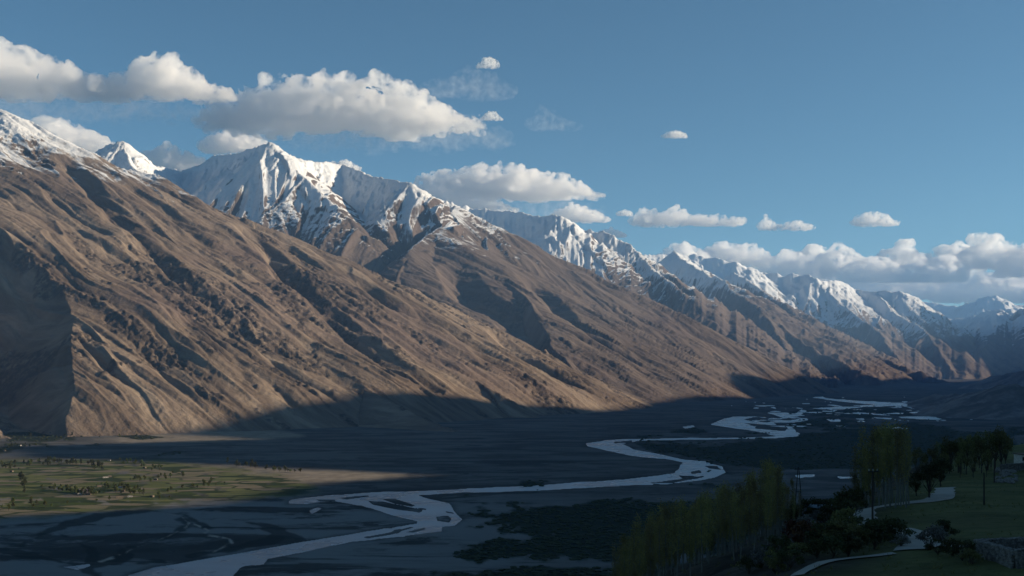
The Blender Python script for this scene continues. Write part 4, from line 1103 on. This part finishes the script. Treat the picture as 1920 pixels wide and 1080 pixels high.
CL_DENSE, CL_FAR = 5.5, 5.0
CL_THIN = "thin"
def cloud(x0, x1, ytop, ybase, Y, seed, profile, mat, label, puff=.30, n=None):
    me = cloud_mesh(x0, x1, ytop, ybase, Y, seed, profile, puff, n)
    Hh = (ybase - ytop) * Y / F
    mat = cloud_material("thin_cloud", .0007, Hh, .3, .42, .75) if mat == CL_THIN else cloud_material("cumulus", 1.9 * mat / Hh, Hh) if Hh > 700 else cloud_material("cumulus", 2.2 * mat / Hh, Hh * .8, .5, .44, .60)
    o = link("cloud", me, mat, label=label, cat="cloud", group="evening clouds over the range")
    o.location = P(x0, ybase, Y)
    return o
BANK = "cumulus heap in the long cream cloud bank above the farthest mountains"
CLOUDS = [
 (-90, 200, 70, 182, 21500, 1, [.7, .9, 1, .95, .7, .45, .3], CL_DENSE, "big tall white cloud above the snowy left shoulder"),
 (180, 435, 98, 185, 22000, 2, [.3, .55, .75, 1, .7, .4, .15], CL_DENSE, "white cloud with a hooked peak between two larger clouds"),
 (375, 905, 140, 243, 24000, 3, [.2, .55, .85, 1, .95, .95, .9, .7, .35, .2], CL_DENSE, "longest flat based white cloud above the snow peaks"),
 (60, 215, 213, 285, 27000, 4, [.8, 1, .8, .5, .2], CL_DENSE, "white cloud rising right behind the snowy left shoulder"),
 (265, 400, 262, 325, 27000, 5, [.3, .8, 1, .7, .6, .2], CL_DENSE, "white cloud low in the gap beside the highest snow peak"),
 (383, 515, 240, 287, 27000, 6, [.7, .9, 1, .8, .3], CL_DENSE, "white cloud touching the top of the highest snow peak"),
 (625, 672, 296, 322, 27500, 7, [.7, 1, .4], CL_DENSE, "little white puff on the ridge right of the highest snow peak"),
 (775, 1130, 303, 372, 29500, 8, [.35, .75, .8, .9, 1, .8, .7, .4, .1], CL_DENSE, "wide lumpy white cloud over the middle of the snow ridge"),
 (770, 970, 345, 400, 30500, 9, [.8, 1, .8, .5, .2], CL_DENSE, "white cloud bank half hidden by the snow ridge"),
 (1035, 1142, 380, 416, 31000, 10, [.5, 1, .8, .3], CL_DENSE, "flat white cloud under the wide lumpy cloud"),
 (1200, 1392, 380, 423, 38000, 11, [.9, .6, .85, .5, .6, .3, .4], 3.2, "narrow slanting white cloud alone in blue sky"),
 (1432, 1518, 398, 432, 40000, 12, [1, .4, .5, .6, .5], 3.2, "small white cloud with a raised tail"),
 (1606, 1682, 392, 424, 42000, 13, [.6, 1, .7, .3], 3.2, "small white wedge cloud above the cloud bank"),
 (1248, 1286, 242, 259, 30000, 14, [.7, 1, .6], 2.2, "lone tiny cloud high in the open blue sky"),
 (894, 931, 102, 128, 22000, 15, [.3, .6, 1, .3], 2.2, "tiny ragged cloud scrap above the longest cloud"),
 (908, 938, 206, 226, 25000, 16, [.8, 1, .6], 2.2, "tiny cloud at the tip of the longest cloud"),
 (1160, 1186, 391, 405, 38000, 17, [.7, 1, .5], 2.2, "tiny cloud between two small flat clouds"),
 (1120, 1172, 424, 445, 38000, 18, [.5, 1, .4], CL_DENSE, "small cloud just behind the far snow ridge"),
 (1240, 1335, 452, 505, 62000, 19, [.5, 1, .9, .4], CL_FAR, "low cloud resting behind the dark far spurs"),
 (1315, 1440, 449, 500, 64000, 20, [.7, 1, .95, .8, .5], CL_FAR, BANK),
 (1420, 1560, 462, 522, 63000, 21, [.6, .8, 1, .7, .8, .4], CL_FAR, BANK),
 (1488, 1556, 456, 488, 66000, 22, [.5, 1, .6], CL_FAR, BANK),
 (1545, 1612, 450, 512, 62000, 23, [.5, 1, .7, .4], CL_FAR, BANK),
 (1580, 1680, 470, 530, 60500, 24, [.5, .8, 1, .6], CL_FAR, BANK),
 (1648, 1735, 446, 505, 63000, 25, [.5, .7, 1, .6, .3], CL_FAR, BANK),
 (1690, 1800, 474, 530, 60500, 26, [.4, .9, .8, 1, .5], CL_FAR, BANK),
 (1735, 1830, 448, 500, 65000, 27, [.5, .8, 1, .7], CL_FAR, BANK),
 (1815, 1925, 432, 505, 62000, 28, [.9, 1, .8, .7, .5], CL_FAR, BANK),
 (1880, 2010, 448, 520, 61000, 29, [.5, .9, 1, .8, .5], CL_FAR, BANK),
 (1990, 2140, 440, 520, 62000, 30, [.5, .9, 1, .8, .5], CL_FAR, BANK),
 (1430, 1600, 485, 545, 67000, 41, [.4, .8, 1, .7, .5], CL_FAR, BANK),
 (1580, 1780, 488, 562, 66500, 42, [.5, .8, 1, .7, .9, .5], CL_FAR, BANK),
 (1760, 1960, 486, 568, 66500, 43, [.5, .9, .8, 1, .6], CL_FAR, BANK),
 (1930, 2130, 488, 568, 66500, 44, [.5, .9, .8, 1, .6], CL_FAR, BANK),
]
CLOUDS += [
 (-80, 380, 150, 222, 22500, 31, [.6, 1, .9, .8, .9, .6, .3], CL_THIN, "faint grey veil hanging under the tall white cloud"),
 (440, 960, 205, 275, 24500, 32, [.3, .6, .9, 1, .9, .8, .6, .4], CL_THIN, "faint grey rain veil hanging under the longest cloud"),
 (800, 935, 125, 185, 23500, 33, [.5, .8, 1, .8], CL_THIN, "thin see-through cloud wisp above the tip of the longest cloud"),
 (1015, 1085, 195, 245, 25500, 34, [1, .8, .5, .3], CL_THIN, "faint detached wisp in blue sky beside the longest cloud"),
 (900, 1130, 350, 412, 30000, 35, [.4, .8, 1, .7, .4], CL_THIN, "pale veil hanging below the wide lumpy cloud"),
]
for a in CLOUDS: cloud(*a)
